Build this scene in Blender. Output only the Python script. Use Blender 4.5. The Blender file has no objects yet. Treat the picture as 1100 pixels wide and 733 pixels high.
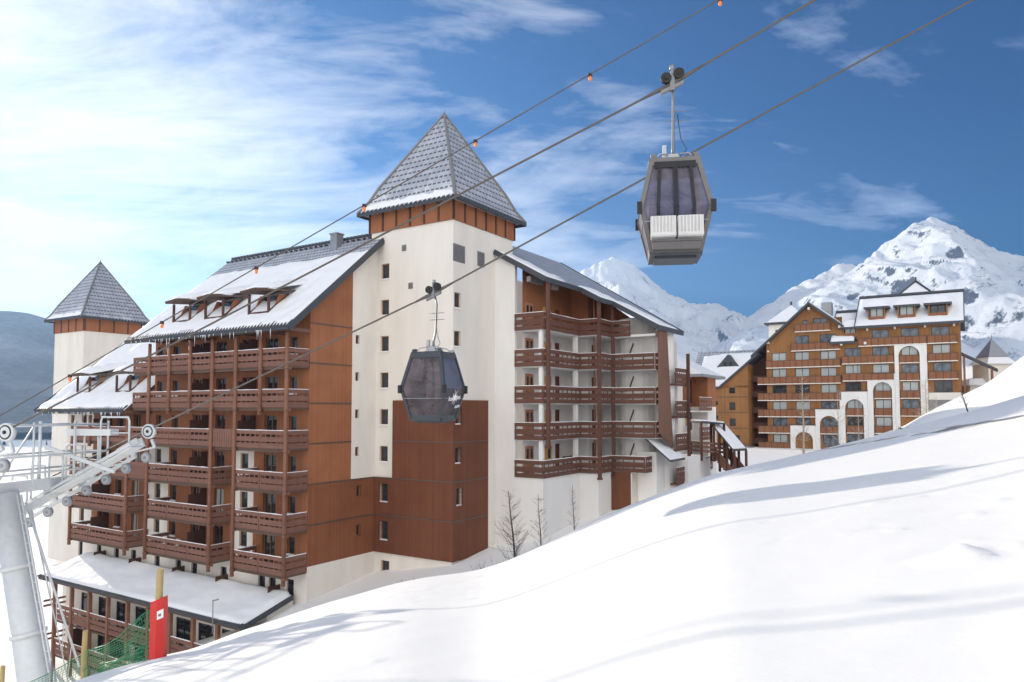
import bpy, bmesh, math, random
from mathutils import Vector, Matrix, noise
random.seed(7)
R = math.radians
scene = bpy.context.scene
col = scene.collection

# ------------------------------------------------------------------ frames
TH = 0.5672                                   # yaw of the street grid
SI, CO = math.sin(TH), math.cos(TH)
OX, OY = -13.521, 48.105                      # corner of the big residence
ROTZ = math.atan2(CO, SI)
def W(a, b, z):                               # residence frame -> world
    return Vector((OX + a*SI - b*CO, OY + a*CO + b*SI, z))
def clamp(x, a, b): return max(a, min(b, x))
def lerp(a, b, t): return a + (b-a)*t
def pl(pts, x):                               # piecewise linear
    if x <= pts[0][0]:
        (x0, y0), (x1, y1) = pts[0], pts[1]
    elif x >= pts[-1][0]:
        (x0, y0), (x1, y1) = pts[-2], pts[-1]
    else:
        for i in range(len(pts)-1):
            if pts[i][0] <= x <= pts[i+1][0]:
                (x0, y0), (x1, y1) = pts[i], pts[i+1]; break
    return y0 + (y1-y0)*(x-x0)/(x1-x0)

# ------------------------------------------------------------------ mesh builder
class MB:
    def __init__(s): s.v=[]; s.f=[]; s.m=[]; s.sm=[]
    def face(s, pts, m=0, smooth=False):
        i=len(s.v); s.v.extend([tuple(p) for p in pts]); s.f.append(tuple(range(i,i+len(pts)))); s.m.append(m); s.sm.append(smooth)
    def box(s, x0,x1,y0,y1,z0,z1,m=0):
        x0,x1=min(x0,x1),max(x0,x1); y0,y1=min(y0,y1),max(y0,y1); z0,z1=min(z0,z1),max(z0,z1)
        i=len(s.v)
        s.v += [(x0,y0,z0),(x1,y0,z0),(x1,y1,z0),(x0,y1,z0),(x0,y0,z1),(x1,y0,z1),(x1,y1,z1),(x0,y1,z1)]
        for q in ((3,2,1,0),(4,5,6,7),(0,1,5,4),(1,2,6,5),(2,3,7,6),(3,0,4,7)):
            s.f.append(tuple(i+k for k in q)); s.m.append(m); s.sm.append(False)
        return s
    def hexa(s, p, m=0):                      # 8 points: bottom 4 ccw, top 4 ccw
        i=len(s.v); s.v += [tuple(q) for q in p]
        for q in ((3,2,1,0),(4,5,6,7),(0,1,5,4),(1,2,6,5),(2,3,7,6),(3,0,4,7)):
            s.f.append(tuple(i+k for k in q)); s.m.append(m); s.sm.append(False)
    def prism(s, poly, ext, m=0):             # polygon of 3D points swept by ext
        n=len(poly); i=len(s.v); e=Vector(ext)
        s.v += [tuple(p) for p in poly] + [tuple(Vector(p)+e) for p in poly]
        s.f.append(tuple(range(i+n-1,i-1,-1))); s.m.append(m); s.sm.append(False)
        s.f.append(tuple(range(i+n,i+2*n))); s.m.append(m); s.sm.append(False)
        for k in range(n):
            k2=(k+1)%n
            s.f.append((i+k,i+k2,i+n+k2,i+n+k)); s.m.append(m); s.sm.append(False)
    def tube(s, pts, r, n=8, m=0, smooth=True, caps=True):
        pts=[Vector(p) for p in pts]
        rs = r if isinstance(r,(list,tuple)) else [r]*len(pts)
        base=len(s.v); up=None
        for k,p in enumerate(pts):
            d=(pts[min(k+1,len(pts)-1)]-pts[max(k-1,0)])
            if d.length<1e-9: d=Vector((0,0,1))
            d.normalize()
            if up is None:
                up = Vector((0,0,1)) if abs(d.z)<0.9 else Vector((1,0,0))
            x=d.cross(up)
            if x.length<1e-6: x=d.orthogonal()
            x.normalize(); y=x.cross(d); up=y
            for j in range(n):
                t=2*math.pi*j/n
                s.v.append(tuple(p + (x*math.cos(t)+y*math.sin(t))*rs[k]))
        for k in range(len(pts)-1):
            for j in range(n):
                a=base+k*n+j; b=base+k*n+(j+1)%n
                s.f.append((a,b,b+n,a+n)); s.m.append(m); s.sm.append(smooth)
        if caps and n>2:
            s.f.append(tuple(base+j for j in range(n-1,-1,-1))); s.m.append(m); s.sm.append(False)
            e=base+(len(pts)-1)*n
            s.f.append(tuple(e+j for j in range(n))); s.m.append(m); s.sm.append(False)
    def bar(s, p, q, w, h, m=0):              # rectangular bar from p to q, w across, h in the other way
        p=Vector(p); q=Vector(q); d=(q-p).normalized()
        up=Vector((0,0,1)) if abs(d.z)<0.95 else Vector((0,1,0))
        x=d.cross(up).normalized()*(w/2); y=x.cross(d).normalized()*(h/2)
        s.hexa([p-x-y,p+x-y,q+x-y,q-x-y,p-x+y,p+x+y,q+x+y,q-x+y], m)
    def grid(s, P, m=0, smooth=True):         # P[i][j] of points
        base=len(s.v); ni=len(P); nj=len(P[0])
        for row in P: s.v += [tuple(p) for p in row]
        for i in range(ni-1):
            for j in range(nj-1):
                a=base+i*nj+j
                s.f.append((a,a+1,a+nj+1,a+nj)); s.m.append(m); s.sm.append(smooth)
    def mesh(s, name, mats):
        me=bpy.data.meshes.new(name); me.from_pydata(s.v,[],s.f)
        for mt in mats: me.materials.append(mt)
        me.polygons.foreach_set('material_index', s.m)
        me.polygons.foreach_set('use_smooth', s.sm)
        me.validate(); me.update()
        bm=bmesh.new(); bm.from_mesh(me); bmesh.ops.recalc_face_normals(bm, faces=bm.faces); bm.to_mesh(me); bm.free()
        return me

def link(name, data, parent=None, loc=(0,0,0)):
    o=bpy.data.objects.new(name, data); col.objects.link(o)
    if parent is not None: o.parent=parent
    o.location=loc
    return o
def tag(o, label=None, cat=None, group=None, kind=None):
    if label: o['label']=label
    if cat: o['category']=cat
    if group: o['group']=group
    if kind: o['kind']=kind
    return o
class Thing:                                   # a building in the residence frame
    def __init__(s, name, label, cat, a0, b0, z0, group=None):
        s.off=Vector((a0,b0,z0))
        s.o=link(name, None, None, W(a0,b0,z0)); s.o.rotation_euler=(0,0,ROTZ)
        s.o.empty_display_size=1
        tag(s.o,label,cat,group)
    def part(s, name, mb, mats, sub=None):
        mats = mats if isinstance(mats,(list,tuple)) else [mats]
        me=mb.mesh(name,mats)
        if sub is None: return link(name, me, s.o, -s.off)
        return link(name, me, sub, (0,0,0))
    def place(s, name, me, pos, rot=0, sub=None):
        if sub is None:
            o=link(name, me, s.o, Vector(pos)-s.off); o.rotation_euler=(0,0,rot)
        else:
            o=link(name, me, sub, (0,0,0))
        return o

# ------------------------------------------------------------------ materials
def newmat(name):
    m=bpy.data.materials.new(name); m.use_nodes=True
    nt=m.node_tree; b=nt.nodes['Principled BSDF']
    return m, nt, b
def N(nt, t, **k):
    n=nt.nodes.new(t)
    for a,v in k.items(): setattr(n,a,v)
    return n
def mathn(nt, op, a, b=None, clampv=False):
    n=nt.nodes.new('ShaderNodeMath'); n.operation=op; n.use_clamp=clampv
    for i,x in enumerate((a,b)):
        if x is None: continue
        if isinstance(x,(int,float)): n.inputs[i].default_value=x
        else: nt.links.new(x,n.inputs[i])
    return n.outputs[0]
def ramp(nt, fac, stops):
    n=nt.nodes.new('ShaderNodeValToRGB'); cr=n.color_ramp
    while len(cr.elements)<len(stops): cr.elements.new(0.5)
    for e,(p,c) in zip(cr.elements,stops):
        e.position=p; e.color=(*c,1) if len(c)==3 else c
    nt.links.new(fac,n.inputs[0]); return n.outputs[0]
def noisen(nt, vec, scale, detail=4, rough=.55, dist=0):
    n=nt.nodes.new('ShaderNodeTexNoise'); n.inputs['Scale'].default_value=scale
    n.inputs['Detail'].default_value=detail; n.inputs['Roughness'].default_value=rough
    n.inputs['Distortion'].default_value=dist
    if vec is not None: nt.links.new(vec,n.inputs['Vector'])
    return n.outputs['Fac']
def objco(nt): return nt.nodes.new('ShaderNodeTexCoord').outputs['Object']
def mixc(nt, fac, a, b, mode='MIX'):
    n=nt.nodes.new('ShaderNodeMix'); n.data_type='RGBA'; n.blend_type=mode
    for k,x in ((0,fac),(6,a),(7,b)):
        if isinstance(x,(int,float)): n.inputs[k].default_value=x
        elif isinstance(x,(tuple,list)): n.inputs[k].default_value=(*x,1) if len(x)==3 else x
        else: nt.links.new(x,n.inputs[k])
    return n.outputs[2]
def bump(nt, b, h, strength, dist):
    n=nt.nodes.new('ShaderNodeBump'); n.inputs['Strength'].default_value=strength; n.inputs['Distance'].default_value=dist
    nt.links.new(h,n.inputs['Height']); nt.links.new(n.outputs[0],b.inputs['Normal']); return n
def mapping(nt, vec, scale):
    n=nt.nodes.new('ShaderNodeMapping'); n.inputs['Scale'].default_value=scale; nt.links.new(vec,n.inputs[0]); return n.outputs[0]

def mat_wood(name, c1, c2, plank=0.19, vertical=True, rough=.75, stain=.35, groove=.55):
    m,nt,b=newmat(name); o=objco(nt)
    sep=N(nt,'ShaderNodeSeparateXYZ'); nt.links.new(o,sep.inputs[0])
    h=mathn(nt,'ADD',sep.outputs[0],sep.outputs[1]) if vertical else sep.outputs[2]
    t=mathn(nt,'DIVIDE',h,plank); fl=mathn(nt,'FLOOR',t); fr=mathn(nt,'FRACT',t)
    wn=N(nt,'ShaderNodeTexWhiteNoise',noise_dimensions='1D'); nt.links.new(fl,wn.inputs['W'])
    big=noisen(nt,o,.35,4,.6)
    st=noisen(nt,mapping(nt,o,(1.5,1.5,.18) if vertical else (.2,.2,3)),1.6,5,.65)
    f=mathn(nt,'ADD',mathn(nt,'MULTIPLY',wn.outputs[0],.45),mathn(nt,'MULTIPLY',st,.55))
    c=mixc(nt,f,c1,c2)
    dark=tuple(x*.55 for x in c1)
    c=mixc(nt,mathn(nt,'MULTIPLY',ramp(nt,big,[(.42,(0,0,0)),(.72,(1,1,1))]),stain),c,dark)
    g=mathn(nt,'LESS_THAN',fr,.07)
    c=mixc(nt,mathn(nt,'MULTIPLY',g,groove),c,tuple(x*.3 for x in c1))
    nt.links.new(c,b.inputs['Base Color']); b.inputs['Roughness'].default_value=rough
    b.inputs['Specular IOR Level'].default_value=.25
    bump(nt,b,mathn(nt,'SUBTRACT',st,mathn(nt,'MULTIPLY',g,.6)),.35,.02)
    return m
def mat_plaster(name, c, var=.12, dirt=.14):
    m,nt,b=newmat(name); o=objco(nt)
    n1=noisen(nt,mapping(nt,o,(.5,.5,.12)),1.2,5,.6); n2=noisen(nt,o,9,4,.7)
    c0=mixc(nt,ramp(nt,n1,[(.35,(0,0,0)),(.75,(1,1,1))]),c,tuple(x*(1-dirt) for x in c))
    c1=mixc(nt,mathn(nt,'MULTIPLY',n2,var),c0,tuple(x*.8 for x in c))
    nt.links.new(c1,b.inputs['Base Color']); b.inputs['Roughness'].default_value=.9
    b.inputs['Specular IOR Level'].default_value=.15
    bump(nt,b,n2,.25,.01); return m
def mat_plain(name, c, rough=.6, metal=0, var=.2, scale=4, spec=.4, bmp=.0):
    m,nt,b=newmat(name); o=objco(nt); n=noisen(nt,o,scale,5,.6)
    cc=mixc(nt,mathn(nt,'MULTIPLY',n,1.0),tuple(min(1,x*(1+var)) for x in c),tuple(x*(1-var) for x in c))
    nt.links.new(cc,b.inputs['Base Color']); b.inputs['Roughness'].default_value=rough
    b.inputs['Metallic'].default_value=metal; b.inputs['Specular IOR Level'].default_value=spec
    if bmp: bump(nt,b,n,bmp,.02)
    return m
def mat_snow(name, scale=1.0, bs=.35, tint=(.86,.865,.88)):
    m,nt,b=newmat(name); o=objco(nt)
    n1=noisen(nt,o,.35*scale,4,.55); n2=noisen(nt,o,2.3*scale,6,.6); n3=noisen(nt,o,30*scale,3,.6)
    hh=mathn(nt,'ADD',mathn(nt,'MULTIPLY',n1,1.2),mathn(nt,'ADD',mathn(nt,'MULTIPLY',n2,.3),mathn(nt,'MULTIPLY',n3,.03)))
    c=mixc(nt,n2,tint,tuple(x*.96 for x in tint))
    nt.links.new(c,b.inputs['Base Color']); b.inputs['Roughness'].default_value=.65
    b.inputs['Specular IOR Level'].default_value=.2
    bump(nt,b,hh,bs,.25); return m
def mat_tiles(name, along, sx, sz, snow, off=0.0, zlow=None, base=(.17,.185,.22), snowc=(.80,.81,.84)):
    # steel roof tiles dusted with snow: rows step in z, columns run across
    m,nt,b=newmat(name); o=objco(nt)
    sep=N(nt,'ShaderNodeSeparateXYZ'); nt.links.new(o,sep.inputs[0])
    h={'x':sep.outputs[0],'y':sep.outputs[1],'s':mathn(nt,'SUBTRACT',sep.outputs[0],sep.outputs[1])}[along]
    tz=mathn(nt,'DIVIDE',sep.outputs[2],sz); th=mathn(nt,'DIVIDE',h,sx)
    row=mathn(nt,'FLOOR',tz); fz=mathn(nt,'FRACT',tz); fh=mathn(nt,'FRACT',mathn(nt,'ADD',th,off))
    cell=mathn(nt,'ADD',mathn(nt,'FLOOR',th),mathn(nt,'MULTIPLY',row,57.3))
    wn=N(nt,'ShaderNodeTexWhiteNoise',noise_dimensions='1D'); nt.links.new(cell,wn.inputs['W'])
    step=mathn(nt,'MULTIPLY',mathn(nt,'LESS_THAN',fz,.30),mathn(nt,'LESS_THAN',fh,.66))
    ridge=mathn(nt,'SUBTRACT',.5,mathn(nt,'ABSOLUTE',mathn(nt,'SUBTRACT',fh,.35)))
    big=noisen(nt,o,.33,5,.62,.4); fine=noisen(nt,o,3.2,4,.6)
    cov=mathn(nt,'ADD',mathn(nt,'MULTIPLY',big,1.0),mathn(nt,'MULTIPLY',fine,.35))
    if zlow:
        mr=N(nt,'ShaderNodeMapRange'); nt.links.new(sep.outputs[2],mr.inputs[0]); mr.inputs[1].default_value=zlow[0]; mr.inputs[2].default_value=zlow[1]; mr.inputs[3].default_value=zlow[2]; mr.inputs[4].default_value=0.0
        cov=mathn(nt,'ADD',cov,mr.outputs[0])
    s=ramp(nt,mathn(nt,'ADD',cov,snow-.68),[(.36,(0,0,0)),(.72,(1,1,1))])
    dust=mixc(nt,mathn(nt,'ADD',.38,mathn(nt,'MULTIPLY',wn.outputs[0],.3)),base,(.58,.60,.66))
    tile=mixc(nt,step,dust,tuple(x*.45 for x in base))
    c=mixc(nt,mathn(nt,'MULTIPLY',s,mathn(nt,'SUBTRACT',1.0,mathn(nt,'MULTIPLY',step,.75))),tile,snowc)
    nt.links.new(c,b.inputs['Base Color'])
    b.inputs['Roughness'].default_value=.55; b.inputs['Specular IOR Level'].default_value=.35
    hgt=mathn(nt,'ADD',mathn(nt,'MULTIPLY',ridge,.6),mathn(nt,'SUBTRACT',1,fz))
    bump(nt,b,hgt,.6,.06); return m
def mat_glass_dark(name, c=(.02,.022,.026), rough=.06):
    m,nt,b=newmat(name); o=objco(nt)
    n=noisen(nt,o,.9,2,.5)
    cc=mixc(nt,ramp(nt,n,[(.4,(0,0,0)),(.7,(1,1,1))]),c,tuple(x*2.6+.01 for x in c))
    nt.links.new(cc,b.inputs['Base Color']); b.inputs['Roughness'].default_value=rough
    b.inputs['Specular IOR Level'].default_value=.6
    bump(nt,b,noisen(nt,o,.7,2,.5),.08,.1); return m

M={}
M['orange']=mat_wood('orange larch cladding',(.31,.115,.05),(.40,.16,.074),.16,True,.7,.42)
M['orange_m']=mat_wood('darker red larch cladding',(.215,.077,.035),(.29,.108,.05),.16,True,.7,.42)  # darker, redder tone for the lower gable panels
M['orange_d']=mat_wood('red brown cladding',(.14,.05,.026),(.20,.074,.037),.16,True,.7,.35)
M['brown']=mat_wood('brown stained boards',(.175,.084,.059),(.24,.122,.09),.24,False,.7,.25,.25)
M['brown_shade']=mat_wood('brown boards toned for shade',(.115,.052,.038),(.165,.078,.056),.24,False,.7,.25,.25)  # the brown boards darkened, the wing's shade put into the colour
M['brown_d']=mat_wood('dark brown boards',(.085,.038,.026),(.125,.06,.042),.14,True,.7,.25)
M['post']=mat_wood('brown round posts',(.20,.09,.055),(.28,.135,.085),.5,False,.65,.2,.0)
M['ochre']=mat_wood('ochre larch cladding',(.255,.115,.040),(.36,.17,.064),.2,True,.7,.35)
M['ochre_rail']=mat_wood('reddish slatted balustrade',(.225,.092,.045),(.31,.135,.066),.16,True,.7,.2,.8)
M['cream']=mat_plaster('cream render',(.81,.755,.68))
M['white']=mat_plaster('white render',(.81,.785,.75))
M['trim']=mat_plain('dark steel trim',(.055,.06,.07),.5,.0,.25)
M['fascia']=mat_wood('brown fascia board',(.10,.062,.045),(.14,.09,.065),.3,False,.7,.2,.2)
M['joint']=mat_plain('grey cladding joint flashing',(.10,.075,.062),.5)
M['snow']=mat_snow('roof snow',2.0,.22)
M['snowg']=mat_snow('ground snow',1.0,.13,(.885,.87,.845))
M['glass']=mat_glass_dark('dark window glass')
M['curtain']=mat_plain('pale curtain behind glass',(.42,.45,.44),.25,0,.25,6,.6)
M['frame']=mat_plain('varnished window frame',(.26,.12,.05),.55)
M['frame_d']=mat_plain('dark window frame',(.045,.035,.03),.5)
M['door']=mat_plain('red brown door leaf',(.17,.05,.03),.5)
M['door_o']=mat_plain('orange door leaf',(.42,.19,.09),.5)
M['shutter']=mat_plain('yellow pine shutter',(.55,.30,.09),.6)
M['grey']=mat_plain('grey louvre metal',(.22,.21,.21),.5,.2)
M['steel']=mat_plain('galvanised steel',(.44,.45,.47),.42,.25,.14,7)
M['steel_d']=mat_plain('dull grey steel',(.30,.31,.33),.45,.5,.2)
M['rope']=mat_plain('steel wire rope',(.13,.115,.10),.5,.4,.3,40)
M['black']=mat_plain('black rubber',(.018,.018,.02),.6)
M['bark']=mat_plain('dark bark',(.075,.06,.05),.9,0,.4,8)
M['bark_p']=mat_plain('pale birch bark',(.42,.35,.27),.9,0,.35,8)
M['ice']=mat_plain('icicle ice',(.75,.79,.84),.15,0,.05,4,.6)
M['rack']=mat_plain('pale grey ski rack plastic',(.62,.61,.60),.5)
EXPO=1.6
HAZE=1.5e-4
# ------------------------------------------------------------------ shared building kit
def wall_holes(mb, plane, c, u0,u1,z0,z1, holes, depth=.28, m=0, mr=None, sgn=1, ztop=None):
    """upright sheet with window openings and reveals; plane 'A': a=c, u is b; plane 'B': b=c, u is a.
    ztop(u): optional sloping upper edge"""
    mr = m if mr is None else mr
    P=(lambda u,z,d=0:(c+d*sgn,u,z)) if plane=='A' else (lambda u,z,d=0:(u,c+d*sgn,z))
    holes=[(max(h[0],u0),min(h[1],u1),h[2],h[3]) for h in holes if h[1]>u0 and h[0]<u1 and h[3]>z0 and h[2]<z1]
    us=sorted(set([u0,u1]+[x for h in holes for x in h[:2]])); zs=sorted(set([z0,z1]+[x for h in holes for x in h[2:4]]))
    for i in range(len(us)-1):
        for j in range(len(zs)-1):
            uc=(us[i]+us[i+1])/2; zc=(zs[j]+zs[j+1])/2
            if any(h[0]<uc<h[1] and h[2]<zc<h[3] for h in holes): continue
            za,zb=zs[j],zs[j+1]
            if ztop and j==len(zs)-2:
                mb.face([P(us[i],za),P(us[i+1],za),P(us[i+1],ztop(us[i+1])),P(us[i],ztop(us[i]))],m)
            else: mb.face([P(us[i],za),P(us[i+1],za),P(us[i+1],zb),P(us[i],zb)],m)
    for h in holes:
        a,b,za,zb=h[:4]
        mb.face([P(a,za),P(a,zb),P(a,zb,depth),P(a,za,depth)],mr)
        mb.face([P(b,za),P(b,zb),P(b,zb,depth),P(b,za,depth)],mr)
        mb.face([P(a,za),P(b,za),P(b,za,depth),P(a,za,depth)],mr)
        mb.face([P(a,zb),P(b,zb),P(b,zb,depth),P(a,zb,depth)],mr)
_wc={}
def window_mesh(w,h,fm,gm,mull,snow,fw=.07):
    k=(round(w,2),round(h,2),fm,gm,mull,snow)
    if k in _wc: return _wc[k]
    f=MB(); t=.07
    f.box(-w/2,-w/2+fw,-t,.05,0,h); f.box(w/2-fw,w/2,-t,.05,0,h)
    f.box(-w/2+fw,w/2-fw,-t,.05,0,fw); f.box(-w/2+fw,w/2-fw,-t,.05,h-fw,h)
    for i in range(mull):
        x=-w/2+w*(i+1)/(mull+1); f.box(x-fw*.5,x+fw*.5,-t+.01,.05,fw,h-fw)
    p=MB(); 
    n=mull+1
    p.box(-w/2+.01,w/2-.01,-.005,.04,.01,h-.01)
    s=MB(); s.box(-w/2-.04,w/2+.04,-.30,-.075,-.05,.0); s.box(-w/2+.02,w/2-.02,-.27,-.08,.0,.07,1)
    _wc[k]=(f.mesh('window',[M[fm]]),p.mesh('pane',[M[gm]]),s.mesh('sill',[M['cream'],M['snow']]))
    return _wc[k]
def add_window(T, plane, c, u, z0, z1, w, depth=.2, fm='frame', gm='glass', mull=0, sill=False, name='window'):
    fme,pme,sme=window_mesh(w,z1-z0,fm,gm,mull,sill)
    pos=(c+depth,u,z0) if plane=='A' else (u,c+depth,z0)
    o=T.place(name,fme,pos,-math.pi/2 if plane=='A' else 0)
    link('pane',pme,o)
    if sill: link('sill',sme,o)
    return o
def rail_boards(mb, p, q, ztop, thick=.06, boards=((0,.25),(.42,.74),(.83,1.17)), div=.48, m=0, snow=1):
    """horizontal board balustrade from p to q (a,b pairs)"""
    p=Vector((p[0],p[1],0)); q=Vector((q[0],q[1],0)); d=q-p; L=d.length; d/=L; n=Vector((-d.y,d.x,0))*thick/2
    for t0,t1 in boards:
        z1=ztop-t0; z0=ztop-t1
        mb.hexa([p-n+Vector((0,0,z0)),q-n+Vector((0,0,z0)),q+n+Vector((0,0,z0)),p+n+Vector((0,0,z0)),
                 p-n+Vector((0,0,z1)),q-n+Vector((0,0,z1)),q+n+Vector((0,0,z1)),p+n+Vector((0,0,z1))],m)
    k=max(1,int(L/div)); n2=n*.7; hw=.045
    for i in range(k+1):
        c=p+d*(L*i/k if 0<i<k else (hw+.01 if i==0 else L-hw-.01)); z0=ztop-boards[-1][1]+.03; z1=ztop-.02
        a=c-d*hw; b=c+d*hw
        mb.hexa([a-n2+Vector((0,0,z0)),b-n2+Vector((0,0,z0)),b+n2+Vector((0,0,z0)),a+n2+Vector((0,0,z0)),
                 a-n2+Vector((0,0,z1)),b-n2+Vector((0,0,z1)),b+n2+Vector((0,0,z1)),a+n2+Vector((0,0,z1))],m)
    if snow is not None:
        n3=n*1.15; z0=ztop+.002
        prof=[]
        segs=max(2,int(L/.5))
        hs=[.03+.045*abs(noise.noise((p.x+i*.7,p.y*1.3,ztop))) for i in range(segs+1)]
        for i in range(segs):
            a=p+d*(L*i/segs); b=p+d*(L*(i+1)/segs); Z=lambda z:Vector((0,0,z))
            mb.hexa([a-n3+Z(z0),b-n3+Z(z0),b+n3+Z(z0),a+n3+Z(z0),a-n*.6+Z(z0+hs[i]),b-n*.6+Z(z0+hs[i+1]),b+n*.6+Z(z0+hs[i+1]),a+n*.6+Z(z0+hs[i])],snow)
def snow_sheet(a0,a1,b0,b1,zf,na,nb,thick,seed=0,amp=.06,edge=.16,mb=None,m=0,mask=None,swap=False):
    """lumpy snow blanket on a roof plane z=zf(a,b), rounded at its rim"""
    mb=mb or MB(); P=[]
    for i in range(na+1):
        row=[]
        for j in range(nb+1):
            a=lerp(a0,a1,i/na); b=lerp(b0,b1,j/nb)
            e=min(min(a-a0,a1-a)/.35,min(b-b0,b1-b)/.35,1); e=max(e,0); e=math.sqrt(1-(1-e)**2)
            h=thick*e*(1+.35*noise.noise((a*.45+seed,b*.45,seed*1.7)))+amp*e*noise.noise((a*1.3,b*1.3,seed))
            row.append((a,b,zf(a,b)+.012+max(h,.0)))
        P.append(row)
    mb.grid(P,m); return mb
def gable_slab(mb, a0,a1,b0,b1,zf,t,m=0):
    mb.hexa([(a0,b0,zf(a0)-t),(a1,b0,zf(a1)-t),(a1,b1,zf(a1)-t),(a0,b1,zf(a0)-t),(a0,b0,zf(a0)),(a1,b0,zf(a1)),(a1,b1,zf(a1)),(a0,b1,zf(a0))],m)
def pyramid_roof(mb, ca,cb,ha,hb,z0,z1,flare,m=(0,0,0,0)):
    """steep flared pyramid; four slopes get material m[0..3] for -a,+a,-b,+b"""
    lev=[(1.0,z0),(1-.13,z0+flare*.42),(1-.25,z0+flare),(.0,z1)]
    def ring(k,z): return [(ca-ha*k,cb-hb*k,z),(ca+ha*k,cb-hb*k,z),(ca+ha*k,cb+hb*k,z),(ca-ha*k,cb+hb*k,z)]
    rs=[ring(k,z) for k,z in lev]
    side=[m[2],m[1],m[3],m[0]]
    for i in range(len(lev)-1):
        for j in range(4):
            j2=(j+1)%4
            if lev[i+1][0]==0: mb.face([rs[i][j],rs[i][j2],rs[i+1][j]],side[j])
            else: mb.face([rs[i][j],rs[i][j2],rs[i+1][j2],rs[i+1][j]],side[j])
    mb.face(rs[0][::-1],m[0])

# ------------------------------------------------------------------ big residence
T=Thing('apartment_building','large cream and orange timber alpine residence with pyramid roofed tower, brown balconies and snowy roof','apartment block',3,5,-16)
H=2.7
RZ=[3.976-H*r for r in range(6)]               # balustrade tops, west front
PB=[2.5825*k for k in range(7)]+[18.25,21.0,23.8,26.55]
mroof=lambda a:7.23+.845*a
lroof=lambda a:1.78+.845*a
rroof=lambda b:11.62+.56*(b+7.77)              # east wing, slopes towards -b
# openings on the west front (a=0): (b centre, width, z below rail top .., kind)
ops=[]                                         # b0,b1,z0,z1,kind
def op(b,w,r,kind,zt=None,h=None):
    fl=RZ[r]-1.12
    if kind in('door','door_d'): ops.append((b-w/2,b+w/2,fl+.03,fl+2.13,kind))
    else: ops.append((b-w/2,b+w/2,fl+.85,fl+2.08,kind))
for r in range(6):
    op(1.6,.75,r,'win'); op(3.85,1.3,r,'door'); 
    op(9.45,1.15,r,'door_d')
    op(12.3,1.0,r,'door'); op(15.1,.8,r,'win'); op(17.2,.8,r,'win')
    op(6.6,.85,r,'win' if r>=3 else 'door_d')
    if r>=2:
        op(20.3,1.0,r,'door'); op(22.8,.9,r,'win'); op(25.4,1.0,r,'door_d'); op(28.5,.8,r,'win')
FL=RZ[5]-1.18
gz=(FL-2.2,FL-.75)
for b in (1.6,3.4,4.5,8.7,12.2,14.2,17.0,20.3,22.8,25.5,28.5):
    ops.append((b-.35,b+.35,FL-2.45,FL-.7,'gwin'))
whites=[(5.55,7.95),(15.75,18.45),(26.9,31.3)]
hl=[o[:4] for o in ops]
wall=MB(); clad=MB()
BOT=-21
# west front: cladding bands and render bands
zc0=FL-.02
segs=sorted(set([0,17.9,31.3]+[x for w in whites for x in w]))
for i in range(len(segs)-1):
    u0,u1=segs[i],segs[i+1]; mid=(u0+u1)/2
    isw=any(a<=mid<=b for a,b in whites)
    top=7.0 if mid<17.9 else 1.55
    zs=RZ[2]-1.3
    if isw and mid<26:
        wall_holes(wall,'A',0,u0,u1,zc0,zs,hl); wall_holes(clad,'A',0,u0,u1,zs,top,hl)
    elif isw: wall_holes(wall,'A',0,u0,u1,zc0,top,hl)
    else: wall_holes(clad,'A',0,u0,u1,zc0,top,hl)
wall_holes(wall,'A',0,0,31.3,BOT,zc0,hl)
# south gable wall b=0
gh=[(4.24,4.64,4.69,5.33),(4.24,4.64,2.01,2.64),(4.26,4.66,-.67,-.04),(4.3,4.7,-3.37,-2.72),(4.48,4.96,-6.3,-5.45),(4.5,4.98,-9.08,-8.24)]
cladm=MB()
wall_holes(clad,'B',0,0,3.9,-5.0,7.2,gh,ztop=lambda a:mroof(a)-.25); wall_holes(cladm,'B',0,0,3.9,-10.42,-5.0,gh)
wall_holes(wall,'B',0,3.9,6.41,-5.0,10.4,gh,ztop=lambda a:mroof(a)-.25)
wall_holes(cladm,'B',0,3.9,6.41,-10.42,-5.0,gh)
wall_holes(wall,'B',0,0,6.41,BOT,-10.42,gh)
# tower: west face a=6.41, south face b=-7.1
wl=[(-1.18,-.36,9.6-H*k-.0,10.78-H*k) for k in range(6)]+[(-1.33,-.45,-6.8,-5.42),(-1.36,-.48,-9.55,-8.15),(-1.42,-.6,-12.15,-11.0)]
wr=[(6.55,7.32,7.02-H*k,8.14-H*k) for k in range(5)]+[(6.7,7.47,-6.7,-5.45)]
wall_holes(wall,'A',6.41,-7.1,0,BOT,13.25,wl)
wall_holes(wall,'B',-7.1,6.41,14.1,BOT,13.25,wr)
wall.face([(6.41,0,9),(6.41,.6,9),(6.41,.6,13.25),(6.41,0,13.25)])
wall.face([(6.41,.6,9),(14.1,.6,9),(14.1,.6,13.25),(6.41,.6,13.25)])
wall.face([(14.1,-7.1,8),(14.1,.6,8),(14.1,.6,13.25),(14.1,-7.1,13.25)])
# end walls and back
wall.face([(0,31.3,BOT),(14,31.3,BOT),(14,31.3,1.5),(5.6,31.3,6.4),(0,31.3,1.5)])
wall.face([(0,17.9,0),(14,17.9,0),(14,17.9,7),(7.1,17.9,13),(0,17.9,7)])
wall.face([(14.2,.6,BOT),(14.2,31.3,BOT),(14.2,31.3,1.5),(14.2,.6,7)])
T.part('wall',wall,M['cream'])
T.part('cladding',clad,M['orange']); T.part('cladding',cladm,M['orange_m'])
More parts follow.
